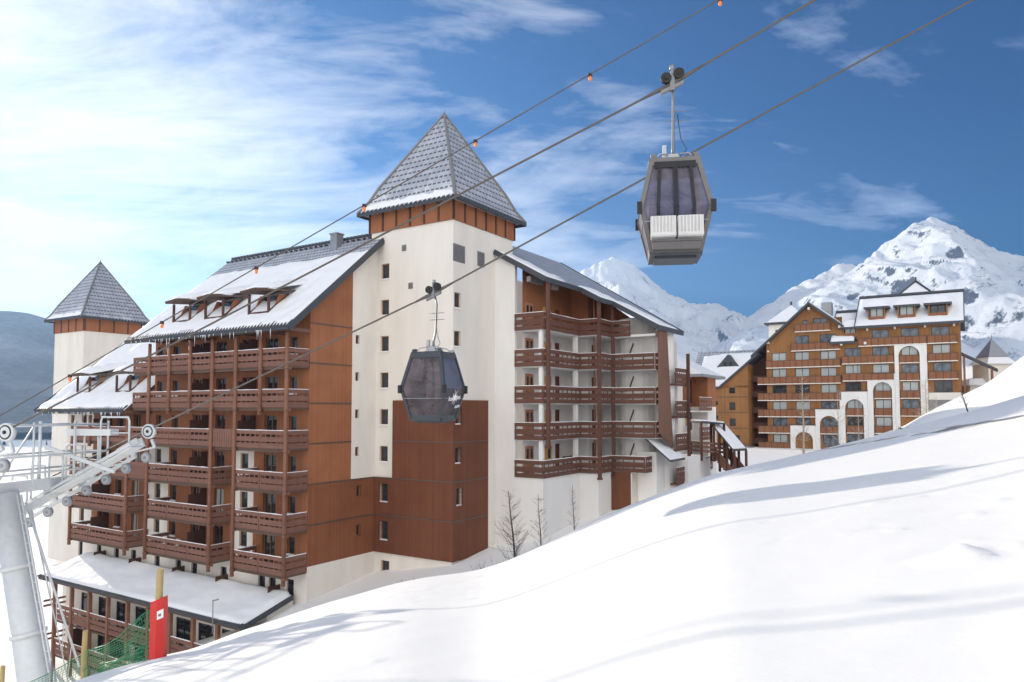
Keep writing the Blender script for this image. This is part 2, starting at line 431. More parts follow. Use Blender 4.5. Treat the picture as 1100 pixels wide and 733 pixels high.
# corner block of red-brown cladding standing proud of the tower corner
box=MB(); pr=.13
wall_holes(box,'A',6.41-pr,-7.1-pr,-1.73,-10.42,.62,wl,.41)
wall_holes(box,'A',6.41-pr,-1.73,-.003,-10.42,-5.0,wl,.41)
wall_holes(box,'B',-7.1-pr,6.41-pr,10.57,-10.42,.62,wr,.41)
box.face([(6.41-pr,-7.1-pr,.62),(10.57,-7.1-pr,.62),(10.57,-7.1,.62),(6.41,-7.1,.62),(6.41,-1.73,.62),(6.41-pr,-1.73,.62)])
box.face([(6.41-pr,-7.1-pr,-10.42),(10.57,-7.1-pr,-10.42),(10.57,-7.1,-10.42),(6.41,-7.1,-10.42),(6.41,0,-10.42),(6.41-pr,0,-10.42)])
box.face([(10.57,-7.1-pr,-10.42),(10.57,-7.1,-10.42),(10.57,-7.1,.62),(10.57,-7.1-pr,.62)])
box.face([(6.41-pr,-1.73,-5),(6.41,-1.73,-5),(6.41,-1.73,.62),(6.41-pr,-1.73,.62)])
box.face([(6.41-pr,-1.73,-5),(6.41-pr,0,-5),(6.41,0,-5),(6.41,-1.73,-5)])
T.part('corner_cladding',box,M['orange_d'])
# storey flashings on the cladding
def flash(*bx):
    j=MB(); j.box(*bx); T.part('flashing',j,M['joint'])
for k in range(6):
    z=5.785-H*k
    flash(0,3.88 if k<4 else 6.28,-.035,-.003,z-.045,z+.045)
for k in (3,4,5):
    z=5.785-H*k
    flash(6.41-pr-.03,6.41-pr-.003,-7.1-pr,-1.75 if k<4 else -.04,z-.045,z+.045)
    flash(6.41-pr,10.55,-7.1-pr-.03,-7.1-pr-.003,z-.045,z+.045)
# windows
for (u0,u1,z0,z1) in wl: 
    inb=z0<-4.9
    add_window(T,'A',6.41,(u0+u1)/2,z0,z1,u1-u0,.24,'frame','glass',0,True)
for (u0,u1,z0,z1) in wr: add_window(T,'B',-7.1,(u0+u1)/2,z0,z1,u1-u0,.24,'frame','glass',0,True)
for (u0,u1,z0,z1) in gh: add_window(T,'B',0,(u0+u1)/2,z0,z1,u1-u0,.22,'frame','glass',0,False)
for (b0,b1,z0,z1,k) in ops:
    if k in('door','door_d'): add_window(T,'A',0,(b0+b1)/2,z0,z1,b1-b0,.2,'frame' if k=='door' else 'door','glass' if random.random()<.72 else 'curtain',1,False,'balcony_door')
    elif k=='gwin': add_window(T,'A',0,(b0+b1)/2,z0,z1,b1-b0,.2,'frame_d','glass',0,False)
    else: add_window(T,'A',0,(b0+b1)/2,z0,z1,b1-b0,.2,'frame','glass',0,True)
rcw=MB(); rcw.box(7.05,7.27,-7.1+.10,-7.1+.14,-.55,.03); rcw.box(7.05,7.27,-7.1+.10,-7.1+.14,-1.0,-.56,1)
# louvres and vents
def louvre(plane,c,u0,u1,z0,z1):
    mb=MB(); n=int((z1-z0)/.11)
    for i in range(n):
        z=z0+(z1-z0)*i/n
        if plane=='A': mb.hexa([(c-.06,u0,z),(c-.002,u0,z+.06),(c-.002,u1,z+.06),(c-.06,u1,z),(c-.06,u0,z+.02),(c-.002,u0,z+.085),(c-.002,u1,z+.085),(c-.06,u1,z+.02)])
        else: mb.hexa([(u0,c-.06,z),(u1,c-.06,z),(u1,c-.002,z+.06),(u0,c-.002,z+.06),(u0,c-.06,z+.02),(u1,c-.06,z+.02),(u1,c-.002,z+.085),(u0,c-.002,z+.085)])
    if plane=='A': mb.box(c-.03,c-.004,u0-.05,u1+.05,z0-.05,z1+.05)
    else: mb.box(u0-.05,u1+.05,c-.03,c-.004,z0-.05,z1+.05)
    return mb
T.part('louvre',louvre('B',-7.1,6.42,7.7,10.36,11.5),M['grey'])
T.part('louvre',louvre('B',-7.1,9.35,10.15,10.5,11.48),M['grey'])
T.part('vent',louvre('A',6.41,-2.77,-2.45,11.57,11.92),M['grey'])
T.part('vent',louvre('A',6.41,-3.42,-3.1,8.74,9.08),M['grey'])
# tower crown: timber band with battens, flared tile pyramid
band=MB(); a0,a1,b0,b1=6.3,14.2,-7.2,.7
band.box(a0,a1,b0,b1,13.22,14.62)
for i in range(7):
    u=lerp(a0,a1,i/6); band.box(u-.07,u+.07,b0-.07,b0-.002,13.24,14.6,1); band.box(u-.07,u+.07,b1+.002,b1+.07,13.24,14.6,1)
    u=lerp(b0,b1,i/6); band.box(a0-.07,a0-.002,u-.07,u+.07,13.24,14.6,1); band.box(a1+.002,a1+.07,u-.07,u+.07,13.24,14.6,1)
T.part('timber_band',band,[M['orange'],M['brown_d']])
M['tile_a']=mat_tiles('tower tiles facing west','y',.42,.50,.16,0,(14.6,18.2,.42)); M['tile_b']=mat_tiles('tower tiles facing south','x',.42,.50,.10,0,(14.6,17.0,.25))
def crown(T,ca,cb,h,z0,z1,snowskirt=True,ma='tile_a',mbn='tile_b'):
    tr=MB(); pyramid_roof(tr,ca,cb,h,h,z0,z1,2.1,(0,0,1,1))
    ro=T.part('tower_roof',tr,[M[ma],M[mbn]])
    hip=MB()
    for sa in(-1,1):
        for sb in(-1,1):
            pts=[(ca+sa*h*k,cb+sb*h*k,z+.03) for k,z in ((1,z0),(.87,z0+.88),(.75,z0+2.1),(.0,z1))]
            hip.tube(pts,[.13,.14,.14,.10],6,0,False)
    hip.tube([(ca,cb,z1-.1),(ca,cb,z1+.35)],[.12,.02],6)
    T.part('hip_cap',hip,M['grey'],ro)
    fs=MB()
    for s in(-1,1):
        fs.box(ca-h-.03,ca+h+.03,cb+s*h-.04,cb+s*h+.04,z0-.20,z0+.03); fs.box(ca+s*h-.04,ca+s*h+.04,cb-h+.045,cb+h-.045,z0-.20,z0+.03)
    n=int(2*h/.42)                              # wavy tile ends along the eaves
    for i in range(n):
        u=-h+(i+.5)*2*h/n
        for s in(-1,1):
            fs.tube([(ca+s*(h+.09),cb+u,z0+.0),(ca+s*(h-.2),cb+u,z0+.16)],.085,5,0); fs.tube([(ca+u,cb+s*(h+.09),z0+.0),(ca+u,cb+s*(h-.2),z0+.16)],.085,5,0)
    T.part('eave_tiles',fs,M['trim'],ro)
    if snowskirt:
        sk=MB()                                 # snow lying on the flare
        for (dx,dy,wd) in ((-1,0,1),):
            P=[]
            for i in range(0,25):
                row=[]
                for jx in range(9):
                    k=lerp(.985,.86,jx/8); u=lerp(-1,1,i/24)
                    zz=pl([(0,z1),(.75,z0+2.1),(.87,z0+.88),(1,z0)],k)
                    edge=min(1,min(jx,1.0*(8-jx)-1.2+3.2*noise.noise((i*.55,wd*9,3)))/2.5)*min(1,(1-abs(u))*8)
                    th=max(-.05,  .06*edge+.04*noise.noise((i*.7,jx*.6,wd*5.1))-.02)
                    kk=k+th*.05
                    if dx: row.append((ca+dx*h*kk,cb+u*h*k,zz+th))
                    else: row.append((ca+u*h*k,cb+dy*h*kk,zz+th))
                P.append(row)
            sk.grid(P)
        T.part('snow_skirt',sk,M['snow'],ro)
crown(T,10.25,-3.25,4.62,14.62,22.9)
# main roof
rf=MB(); ov=-.62
zt=lambda a:mroof(a)+.02
gable_slab(rf,-2.3,6.38,ov,.62,zt,.26); gable_slab(rf,-2.3,7.1,.622,18.2,zt,.26)
bk=lambda a:zt(7.1)-.845*(a-7.1)
rf.hexa([(7.1,.622,bk(7.1)-.26),(16,.622,bk(16)-.26),(16,18.2,bk(16)-.26),(7.1,18.2,bk(7.1)-.26),(7.1,.622,bk(7.1)),(16,.622,bk(16)),(16,18.2,bk(16)),(7.1,18.2,bk(7.1))])
ro=T.part('roof',rf,[M['fascia']])
M['tile_m']=mat_tiles('snow dusted main roof tiles','y',.36,.33,.22)
tl=MB(); tl.hexa([(2.2,.64,zt(2.2)+.004),(7.12,.64,zt(7.12)+.004),(7.12,18.22,zt(7.12)+.004),(2.2,18.22,zt(2.2)+.004),(2.2,.64,zt(2.2)+.07),(7.12,.64,zt(7.12)+.07),(7.12,18.22,zt(7.12)+.07),(2.2,18.22,zt(2.2)+.07)])
tl.hexa([(2.2,ov+.03,zt(2.2)+.004),(6.36,ov+.03,zt(6.36)+.004),(6.36,.63,zt(6.36)+.004),(2.2,.63,zt(2.2)+.004),(2.2,ov+.03,zt(2.2)+.07),(6.36,ov+.03,zt(6.36)+.07),(6.36,.63,zt(6.36)+.07),(2.2,.63,zt(2.2)+.07)])
T.part('roof_tiles',tl,M['tile_m'],ro)
rc=MB()
for i in range(44):
    b=.8+i*.395; rc.tube([(7.12,b,zt(7.1)+.10),(7.12,b+.37,zt(7.1)+.13)],[.14,.16],6)
for i in range(30):
    b=.9+i*.59; rc.box(6.55,6.85,b,b+.25,zt(6.7)+.06,zt(6.7)+.16)
T.part('ridge_cap',rc,M['trim'],ro)
vg=MB(); vg.bar((-2.35,ov-.04,zt(-2.35)-.07),(6.38,ov-.04,zt(6.38)-.07),.07,.42)
n=int(20.8/.36)
for i in range(n):
    b=ov+(i+.5)*18.8/n; vg.tube([(-2.42,b,zt(-2.42)+.03),(-1.9,b,zt(-1.9)+.06)],.10,6)
vg.box(-2.40,-2.302,ov,18.2,zt(-2.3)-.20,zt(-2.3)-.02)
T.part('eave_tiles',vg,M['trim'],ro)
sn=snow_sheet(-2.28,5.1,ov+.02,18.1,lambda a,b:zt(a)-.02+(0 if a<3.1 else -.0)-.10*clamp((a-4.1+1.5*noise.noise((b*.35,a*.4,2)))/1.5,0,1.6),46,100,.24,1.0,.10)
T.part('roof_snow',sn,M['snow'],ro)
ic=MB()
for i in range(46):
    b=random.uniform(ov+.3,18); l=random.choice((.15,.2,.3,.45,.9))*random.uniform(.5,1.1)
    ic.tube([(-2.43,b,zt(-2.4)-.04),(-2.43,b,zt(-2.4)-.04-l)],[.03,.004],5)
T.part('icicles',ic,M['ice'],ro)
# lower west roof, two storeys down
lr=MB(); lz=lambda a:lroof(a)+.02
gable_slab(lr,-2.3,5.6,18.22,32.1,lz,.26)
lr.hexa([(5.6,18.22,lz(5.6)-.26),(14.8,18.22,lz(5.6)-8),(14.8,32.1,lz(5.6)-8),(5.6,32.1,lz(5.6)-.26),(5.6,18.22,lz(5.6)),(14.8,18.22,lz(5.6)-7.7),(14.8,32.1,lz(5.6)-7.7),(5.6,32.1,lz(5.6))])
lo=T.part('lower_roof',lr,M['fascia'])
T.part('roof_snow',snow_sheet(-2.28,5.5,18.25,32.08,lambda a,b:lz(a)-.02,36,64,.26,4.0,.10),M['snow'],lo)
vg=MB()
for i in range(38):
    b=18.4+i*.36; vg.tube([(-2.42,b,lz(-2.42)+.03),(-1.9,b,lz(-1.9)+.06)],.10,6)
vg.box(-2.40,-2.302,18.24,32.1,lz(-2.3)-.2,lz(-2.3)-.02); vg.box(-2.3,5.6,32.102,32.2,lz(-2.3)-.2,lz(-2.3)-.19)
vg.bar((-2.35,32.15,lz(-2.35)-.07),(5.6,32.15,lz(5.6)-.07),.07,.42)
T.part('eave_tiles',vg,M['trim'],lo)
ic=MB()
for i in range(40):
    b=random.uniform(18.5,31.8); l=random.uniform(.1,.45); ic.tube([(-2.43,b,lz(-2.4)-.04),(-2.43,b,lz(-2.4)-.04-l)],[.028,.004],5)
T.part('icicles',ic,M['ice'],lo)
# dormers
def dormer(bc,w,zf,fa=-1.0,par=None):
    d=MB(); hw=w/2; zb=zf(fa)+.22; ze=zb+1.35
    for s in(-1,1): d.box(fa-.07,fa+.07,bc+s*hw-.07,bc+s*hw+.07,zb-.1,ze)
    d.box(fa-.06,fa+.06,bc-hw,bc+hw,zb-.05,zb+.06)
    for s in (-1,1):                            # timber cheeks
        d.prism([(fa+.3,bc+s*hw,zf(fa+.3)),(fa+1.9,bc+s*hw,zf(fa+1.9)),(fa+1.9,bc+s*hw,ze),(fa+.9,bc+s*hw,ze)],(0,-s*.06,0),1)
        d.bar((fa,bc+s*hw*1.0,zb),(fa+1.7,bc+s*hw,zf(fa+1.7)+.22),.1,.14)
    o=T.part('dormer',d,[M['brown_d'],M['orange']])
    r=MB(); yo=hw+.42; f0=fa-.45; f1=fa+2.6
    zr=ze+.02; rk=.14
    for s in(-1,1):
        r.hexa([(f0,bc,zr+rk),(f1,bc,zr+rk+.3),(f1,bc+s*yo,zr+.3),(f0,bc+s*yo,zr),(f0,bc,zr+rk+.12),(f1,bc,zr+rk+.42),(f1,bc+s*yo,zr+.42),(f0,bc+s*yo,zr+.12)])
        for i in range(6):
            y=bc+s*yo*(i+.5)/6; zz=zr+rk*(1-(i+.5)/6)+.1; r.tube([(f0-.07,y,zz),(f0+.3,y,zz+.05)],.08,5)
    T.part('dormer_roof',r,M['fascia'],o)
    P=[]
    for i in range(12):
        row=[]
        for k in range(13):
            u=lerp(-1,1,k/12); aa=lerp(f0+.05,f1+.5,i/11); e=min(1,(1-abs(u))*4)*min(1,i/2)
            row.append((aa,bc+u*yo*.97,zr+rk*(1-abs(u))*(.85)+.12+.24*(aa-f0)+.36*math.sqrt(max(e,0))*(1+.3*noise.noise((bc+k*.3,i*.4,1)))))
        P.append(row)
    s=MB(); s.grid(P); T.part('roof_snow',s,M['snow'],o)
    g=MB(); g.box(fa+1.15,fa+1.2,bc-hw+.07,bc+hw-.07,zb-.1,ze-.02); g2=T.part('glazing',g,M['glass'],o)
for bc in (4.05,9.0,12.95): dormer(bc,2.05,zt)
for bc in (21.2,27.4): dormer(bc,2.0,lz,-.7)
ch=MB(); ch.box(5.9,6.6,3.8,4.5,11.4,13.55); ch.box(5.84,6.66,3.74,4.56,13.55,13.66); 
for i in range(4): ch.box(5.88,5.899,3.86+.16*i,3.95+.16*i,13.0,13.45)
T.part('chimney',ch,M['steel_d'])
# balconies of the west front
FA=-1.83
def balc(b0,b1,r,left=False,right=False,panel=None):
    z=RZ[r]
    s=MB(); s.box(FA+.05,-.004,b0+.03,b1-.03,z-1.30,z-1.14,0); s.box(FA+.05,FA+.17,b0+.03,b1-.03,z-1.40,z-1.302,0)
    o=T.part('balcony',s,[M['fascia']])
    m=MB()
    ks=[b0]+[p for p in PB if b0+.2<p<b1-.2]+[b1]
    for i in range(len(ks)-1): rail_boards(m,(FA,ks[i]+.02),(FA,ks[i+1]-.02),z)
    if left: rail_boards(m,(FA+.04,b1-.05),(-.03,b1-.05),z)
    if right: rail_boards(m,(FA+.04,b0+.05),(-.03,b0+.05),z)
    T.part('railing',m,[M['brown'],M['snow']],o)
    return o
for r in (0,1): balc(0,17.82,r,True,True)
def slat_panel(b0,b1,z,o):
    m=MB(); n=9
    for i in range(n):
        u0=lerp(b0+.15,b1-.15,i/n); m.box(FA-.05,FA-.01,u0+.02,u0+(b1-b0-.3)/n-.03,z-1.2,z-.04)
    m.box(FA-.06,FA+.02,b0,b1,z-.04,z+.05); T.part('slat_panel',m,M['brown'],o)
o=balc(0,PB[2],2,False,True); o=balc(PB[2],PB[3],2); slat_panel(PB[2],PB[3],RZ[2],o); balc(PB[3],26.55,2,True,False)
for r in (3,4,5):
    balc(0,PB[2],r,True,True); balc(PB[3],PB[6],r,True,True)
    if r==3:
        o=balc(PB[6],PB[7],r); slat_panel(PB[6],PB[7],RZ[3],o); balc(PB[7],PB[10],r,True,False)
    else: balc(PB[7],PB[10],r,True,True)
def post(b,z0,z1,a=FA-.1,m='post'):
    p=MB()
    z=z1; 
    p.tube([(a,b,z0),(a,b,z1)],.13,8)
    p.box(a-.10,a+.10,b-.1,b+.1,z0-.12,z0+.02)
    for r in range(6):
        zz=RZ[r]-1.32
        if z0<zz<z1: p.tube([(a,b,zz-.06),(a,b,zz+.06)],.165,8); p.box(a,a+.35,b-.06,b+.06,zz-.12,zz+.1)
    return T.part('post',p,M[m])
zb=RZ[5]-1.65
for k in range(11):
    top=4.95 if k<7 else -.5
    bot={1:RZ[1]-1.55,4:RZ[1]-1.55,5:RZ[1]-1.5,8:RZ[3]-1.5,9:RZ[2]-1.5}.get(k,zb)
    post(PB[k],bot,top)
# timber privacy screens between the flats
for r in range(6):
    for b in (5.45,10.9,24.1):
        if b>18 and r<2: continue
        if b==5.45 and r>=3: continue
        m=MB(); z=RZ[r]-1.13; m.box(-1.5,-.02,b-.03,b+.03,z,z+1.75); m.box(-.55,-.03,b-.035,b+.035,z+1.75,z+2.1)
        T.part('screen',m,M['brown_d'])
for b in (2.6,8.2,13.4,19.2,24.4):              # ground floor terrace screens
    m=MB(); m.box(-1.0,-.02,b-.04,b+.04,FL-3.2,FL-1.15); T.part('screen',m,M['brown_d'])
# purlin ends under the eaves
for k in range(11):
    zz=(mroof(-1.9) if k<7 else lroof(-1.9))-.42
    pu=MB(); pu.box(-2.2,-.01,PB[k]-.1,PB[k]+.1,zz-.12,zz+.12); T.part('purlin_end',pu,M['brown'])
# ------------------------------------------------------------------ east wing of the residence (stepped galleries)
WR=[7.02,4.35,1.67,-1.0,-3.72]
P0=(11.66,-8.85); P1=(11.66,-11.24); P2=(17.38,-11.24); P3=(17.38,-12.86); P4=(19.78,-12.86); P5=(19.78,-16.68); P6=(24.6,-16.68)
inner=-9.3
ww=MB()
# solid end wall beside the tower, seen left of the galleries
ww.face([(11.66,-7.1,BOT),(11.66,-8.85,BOT),(11.66,-8.85,rroof(-8.85)-.1),(11.66,-7.1,rroof(-7.1)-.1)])
ww.face([(11.66,-8.85,-4.9),(12.0,-8.85,-4.9),(12.0,-8.85,10.9),(11.66,-8.85,10.9)])
# base wall below the lowest gallery
for (p,q) in ((P0,P1),(P1,P2),(P2,P3)): ww.face([(p[0],p[1],BOT),(q[0],q[1],BOT),(q[0],q[1],-5.0),(p[0],p[1],-5.0)])
ww.face([(P3[0],P3[1],BOT),(P4[0],P4[1],BOT),(P4[0],P4[1],-5),(P3[0],P3[1],-5)])
ww.face([(P4[0],-12.86,BOT),(P4[0],-14.6,BOT),(P4[0],-14.6,-5),(P4[0],-12.86,-5)])
# recessed walls behind the galleries
idoors=[(11.85,12.75,'door_o'),(16.9,17.75,'door')]
holes=[]
for r,z in enumerate(WR):
    fl=z-1.1
    holes+= [(16.95,17.75,fl+.02,fl+2.05),(15.75,16.45,fl+.9,fl+2.0)]
wall_holes(ww,'B',inner,12.0,19.6,-5.0,5.75,holes,.2)
wt=MB(); wall_holes(wt,'B',inner,12.0,19.6,5.75,10.35,holes,.2)
ww.face([(19.6,inner,-5),(19.6,-10.9,-5),(19.6,-10.9,5.75),(19.6,inner,5.75)]); wt.face([(19.6,inner,5.75),(19.6,-10.9,5.75),(19.6,-10.9,9.4),(19.6,inner,10.3)]); wt.face([(22.6,-10.9,5.75),(22.6,-13.4,5.75),(22.6,-13.4,7.6),(22.6,-10.9,9.4)])
dh=[(20.3,21.15,z-1.08,z+.95) for z in WR]
wall_holes(ww,'B',-10.9,19.6,22.6,-5,5.75,dh,.2); wall_holes(wt,'B',-10.9,19.6,22.6,5.75,9.45,dh,.2)
ww.face([(22.6,-10.9,-5),(22.6,-13.4,-5),(22.6,-13.4,5.75),(22.6,-10.9,5.75)])
# rounded white stair tower
for (ca,cb,rad) in ((22.6,-14.0,1.55),(23.6,-15.6,1.1)):
    n=20
    for i in range(n):
        t0=math.pi*2*i/n; t1=math.pi*2*(i+1)/n; zt0=rroof(cb)-.75
        ww.face([(ca+rad*math.cos(t0),cb+rad*math.sin(t0),BOT),(ca+rad*math.cos(t1),cb+rad*math.sin(t1),BOT),(ca+rad*math.cos(t1),cb+rad*math.sin(t1),zt0),(ca+rad*math.cos(t0),cb+rad*math.sin(t0),zt0)],0,True)
ww.face([(24.6,-.5,BOT),(24.6,-16.68,BOT),(24.6,-16.68,5.5),(24.6,-.5,12.5)])
# white masonry below and right of the stairs
ww.box(20.9,24.4,-16.2,-14.6,BOT,-3.4); ww.box(24.4,27.5,-17.6,-15.8,BOT,-3.9); ww.box(27.5,31.5,-17.2,-14,BOT,-4.4)
T.part('wing_wall',ww,M['white'])
T.part('wing_cladding',wt,M['orange'])
for (a0,a1,z0,z1) in holes: add_window(T,'B',inner,(a0+a1)/2,z0,z1,a1-a0,.14,'door' if a1-a0>.75 else 'shutter','door' if a1-a0>.75 else 'glass',0,False,'door' if a1-a0>.75 else 'window')
for (a0,a1,z0,z1) in dh: add_window(T,'B',-10.9,(a0+a1)/2,z0,z1,a1-a0,.14,'door','door',0,False,'door')
for r,z in enumerate(WR):                       # orange double door with two small lights, and open shutter
    fl=z-1.1; d=MB()
    d.box(12.35,13.5,inner-.06,inner-.004,fl+.02,fl+2.05,0)
    for u in (12.5,13.05): d.box(u,u+.28,inner-.075,inner-.062,fl+1.15,fl+1.85,1)
    T.part('double_door',d,[M['door_o'],M['glass']])
    s=MB(); s.box(15.0,15.7,inner-.05,inner-.004,fl+.9,fl+2.0); s.box(15.05,15.65,inner-.06,inner-.052,fl+1.2,fl+1.28); T.part('shutter',s,M['shutter'])
# floors and balustrades
fpoly=[(11.66,-8.87),P1,P2,P3,P4,P5,P6,(24.5,-9.0),(11.9,-9.0)]
for r,z in enumerate(WR):
    fl=z-1.12
    s=MB(); s.prism([(p[0]+.06*(1 if p[0]<13 else 0),p[1]+.06,fl-.20) for p in (fpoly if r<4 else fpoly[:5]+[(19.78,-15.7),(24,-15.7),(24.5,-9.0),(11.9,-9.0)])],(0,0,.18))
    o=T.part('gallery_floor',s,M['white'])
    m=MB(); bo=((0,.28),(.46,.86),(.95,1.25))
    rail_boards(m,(P0[0]-.06,P0[1]-.02),(P1[0]-.06,P1[1]-.04),z,boards=bo,div=.8)
    rail_boards(m,(P1[0]-.02,P1[1]-.08),(P2[0]+.0,P2[1]-.08),z,boards=bo,div=.7)
    rail_boards(m,(P2[0]-.08,P2[1]-.10),(P3[0]-.08,P3[1]-.06),z,boards=bo,div=.6)
    rail_boards(m,(P3[0]-.04,P3[1]-.1),(P4[0]-.06,P4[1]-.1),z,boards=bo,div=.6)
    end=-14.6 if r==0 else (-15.75 if r==4 else -16.6)
    rail_boards(m,(P4[0]-.1,P4[1]-.12),(P4[0]-.1,end),z,boards=bo,div=.9)
    if r>0: rail_boards(m,(P4[0]-.02,end-.05),(21.0,end-.05),z,boards=bo,div=.5)
    T.part('railing',m,[M['brown_shade'],M['snow']],o)
# posts and white columns
def wpost(a,b,z0,z1,w=.24,m='brown_shade'):
    p=MB(); p.box(a-w/2,a+w/2,b-w/2,b+w/2,z0,z1)
    if m=='brown_shade': p.box(a-.17,a+.17,b-.17,b+.17,z0-.14,z0-.002)
    return T.part('post' if m=='brown_shade' else 'column',p,M[m])
wpost(11.98,-11.5,-2.7,rroof(-11.5)-.3); wpost(17.30,-13.02,-5.3,rroof(-13.0)-.3); wpost(19.78,-13.06,-5.3,rroof(-13.06)-.3)
for r in range(5):
    z=WR[r]; top=(WR[r-1]-1.33) if r else rroof(-11.0)-.4
    if r==0: continue
    for (a,b) in ((11.85,-11.02),(17.2,-11.0)): 
        wpost(a,b,z-1.1,top,.3,'white')
pp=MB(); pp.tube([(18.1,-12.2,-5),(18.1,-12.2,9)],.07,6); T.part('drainpipe',pp,M['post'])
bm_=MB(); bm_.box(11.7,13.6,-10.2,-9.85,9.35,9.75); bm_.box(13.9,14.5,-11.0,-10.7,9.0,9.4); T.part('roof_beam',bm_,M['grey'])
# stair flights seen through the galleries
for r in range(1,5):
    z=WR[r]; s=MB()
    for i in range(9):
        t=i/9; s.box(20.3+.25*i,20.56+.25*i,-14.2,-13.1,z-1.1+2.6*t,z-1.0+2.6*t)
    s.bar((20.2,-14.25,z-.1),(22.5,-14.25,z+2.5),.07,.12,1); s.bar((20.2,-14.25,z-1.1),(22.5,-14.25,z+1.4),.06,.3,0)
    T.part('stair',s,[M['white'],M['frame_d']])
# roof of the wing: ridge along a, eave stepping over the galleries
wr_=MB(); t=.30
rk_=lambda b:25.0+(b+17.0)*.50
def slab(a0,b0,b1):
    c0,c1=rk_(b0),rk_(b1)
    wr_.hexa([(a0,b0,rroof(b0)-t),(c0,b0,rroof(b0)-t),(c1,b1,rroof(b1)-t),(a0,b1,rroof(b1)-t),(a0,b0,rroof(b0)),(c0,b0,rroof(b0)),(c1,b1,rroof(b1)),(a0,b1,rroof(b1))])
slab(11.45,-11.6,-7.12); slab(16.95,-13.25,-11.602); slab(19.35,-17.05,-13.252)
slab(14.3,-7.118,-1.0)
wo=T.part('wing_roof',wr_,M['fascia'])
eg=MB()
def edge(p,q): 
    eg.bar((p[0],p[1],rroof(p[1])-.11),(q[0],q[1],rroof(q[1])-.11),.06,.38)
edge((11.41,-7.15),(11.41,-11.6)); edge((11.41,-11.64),(16.95,-11.64)); edge((16.91,-11.64),(16.91,-13.25)); edge((16.91,-13.29),(19.35,-13.29)); edge((19.31,-13.29),(19.31,-17.05)); edge((19.31,-17.09),(25.0,-17.09)); edge((25.0,-17.09),(rk_(-1.0)+.03,-1.0))
T.part('roof_edge',eg,M['trim'],wo)
M['tile_w']=mat_tiles('snow dusted wing roof tiles','x',.36,.2,.14)
tm=MB()
for (a0,b0,b1) in ((11.5,-11.55,-7.15),(17.0,-13.2,-11.55),(19.4,-17.0,-13.2),(14.3,-7.15,-1.05)):
    tm.face([(a0,b0,rroof(b0)+.03),(rk_(b0)-.05,b0,rroof(b0)+.03),(rk_(b1)-.05,b1,rroof(b1)+.03),(a0,b1,rroof(b1)+.03)])
T.part('roof_tiles',tm,M['tile_w'],wo)
rz=lambda a,b:rroof(b)-.01
s=MB()
snow_sheet(11.5,16.9,-11.55,-7.3,lambda a,b:rz(a,b)-.16*clamp((a-13.5+.8*noise.noise((b*.8,a*.3,7)))/1.5,0,1.4),30,20,.22,9.0,.07,mb=s)
snow_sheet(17.0,24.8,-13.2,-11.2,lambda a,b:rz(a,b)-.16*clamp((a-19.8+.8*noise.noise((b*.8,a*.3,7)))/1.5,0,1.4),30,12,.2,11.0,.07,mb=s)
snow_sheet(19.4,24.8,-17.0,-13.0,lambda a,b:rz(a,b)-.14*clamp((a-22.3+.8*noise.noise((b*.8,a*.3,7)))/1.5,0,1.4),30,20,.2,13.0,.07,mb=s)
T.part('roof_snow',s,M['snow'],wo)
fin=MB()                                        # tall board fin at the wing's corner
fin.hexa([(19.9,-16.98,-1.9),(22.6,-16.98,-3.1),(22.6,-16.8,-3.1),(19.9,-16.8,-1.9),(19.85,-16.98,6.15),(21.5,-16.98,6.15),(21.5,-16.8,6.15),(19.85,-16.8,6.15)])
M['fin']=mat_wood('weathered upright boards',(.17,.085,.058),(.25,.13,.09),.2,True,.75,.3)
T.part('board_fin',fin,M['fin'])
gd=MB(); gd.box(19.66,19.775,-14.5,-12.9,BOT,-5.02); T.part('garage_door',gd,M['orange_d'])
ln=MB()                                         # lean-to roof over the basement stair
ln.hexa([(20.2,-17.6,-4.1),(23.6,-17.6,-4.1),(23.6,-15.3,-2.2),(20.2,-15.3,-2.2),(20.2,-17.6,-3.95),(23.6,-17.6,-3.95),(23.6,-15.3,-2.05),(20.2,-15.3,-2.05)])
lno=T.part('lean_to_roof',ln,M['trim'])
ls=MB(); snow_sheet(20.22,23.58,-17.58,-15.32,lambda a,b:lerp(-3.95,-2.05,(b+17.6)/2.3),12,10,.12,3.0,.03,mb=ls); T.part('roof_snow',ls,M['snow'],lno)

# ------------------------------------------------------------------ rear wing beyond (next block of the same street)
B=Thing('annexe_building','small cream and orange block with snowy hipped roof and covered outdoor stair','apartment block',37,-13,-14)
a0,a1,b0,b1=31.2,42,-16.2,-6
w=MB(); wall_holes(w,'B',b0,34.2,36.8,-14,0.2,[]); wall_holes(w,'B',b0+1.4,31.2,34.2,-14,.2,[(31.9,32.5,-1.6,-.5),(32.8,33.9,-2.0,-.1),(32.8,33.9,-4.9,-2.9)],.2)
w.face([(34.2,b0,-14),(34.2,b0+1.4,-14),(34.2,b0+1.4,.2),(34.2,b0,.2)]); w.face([(36.8,b0,-14),(36.8,b1,-14),(36.8,b1,3.3),(36.8,b0,3.3)])
w.face([(31.2,b0+1.4,-14),(31.2,b1,-14),(31.2,b1,3.3),(31.2,b0+1.4,3.3)])
B.part('wall',w,M['white'])
c=MB(); wall_holes(c,'B',b0,34.2,36.8,.2,3.3,[]); wall_holes(c,'B',b0+1.4,31.2,34.2,.2,3.3,[(32.6,34.0,.5,2.8)],.2); c.face([(34.2,b0,.2),(34.2,b0+1.4,.2),(34.2,b0+1.4,3.3),(34.2,b0,3.3)])
B.part('cladding',c,M['orange'])
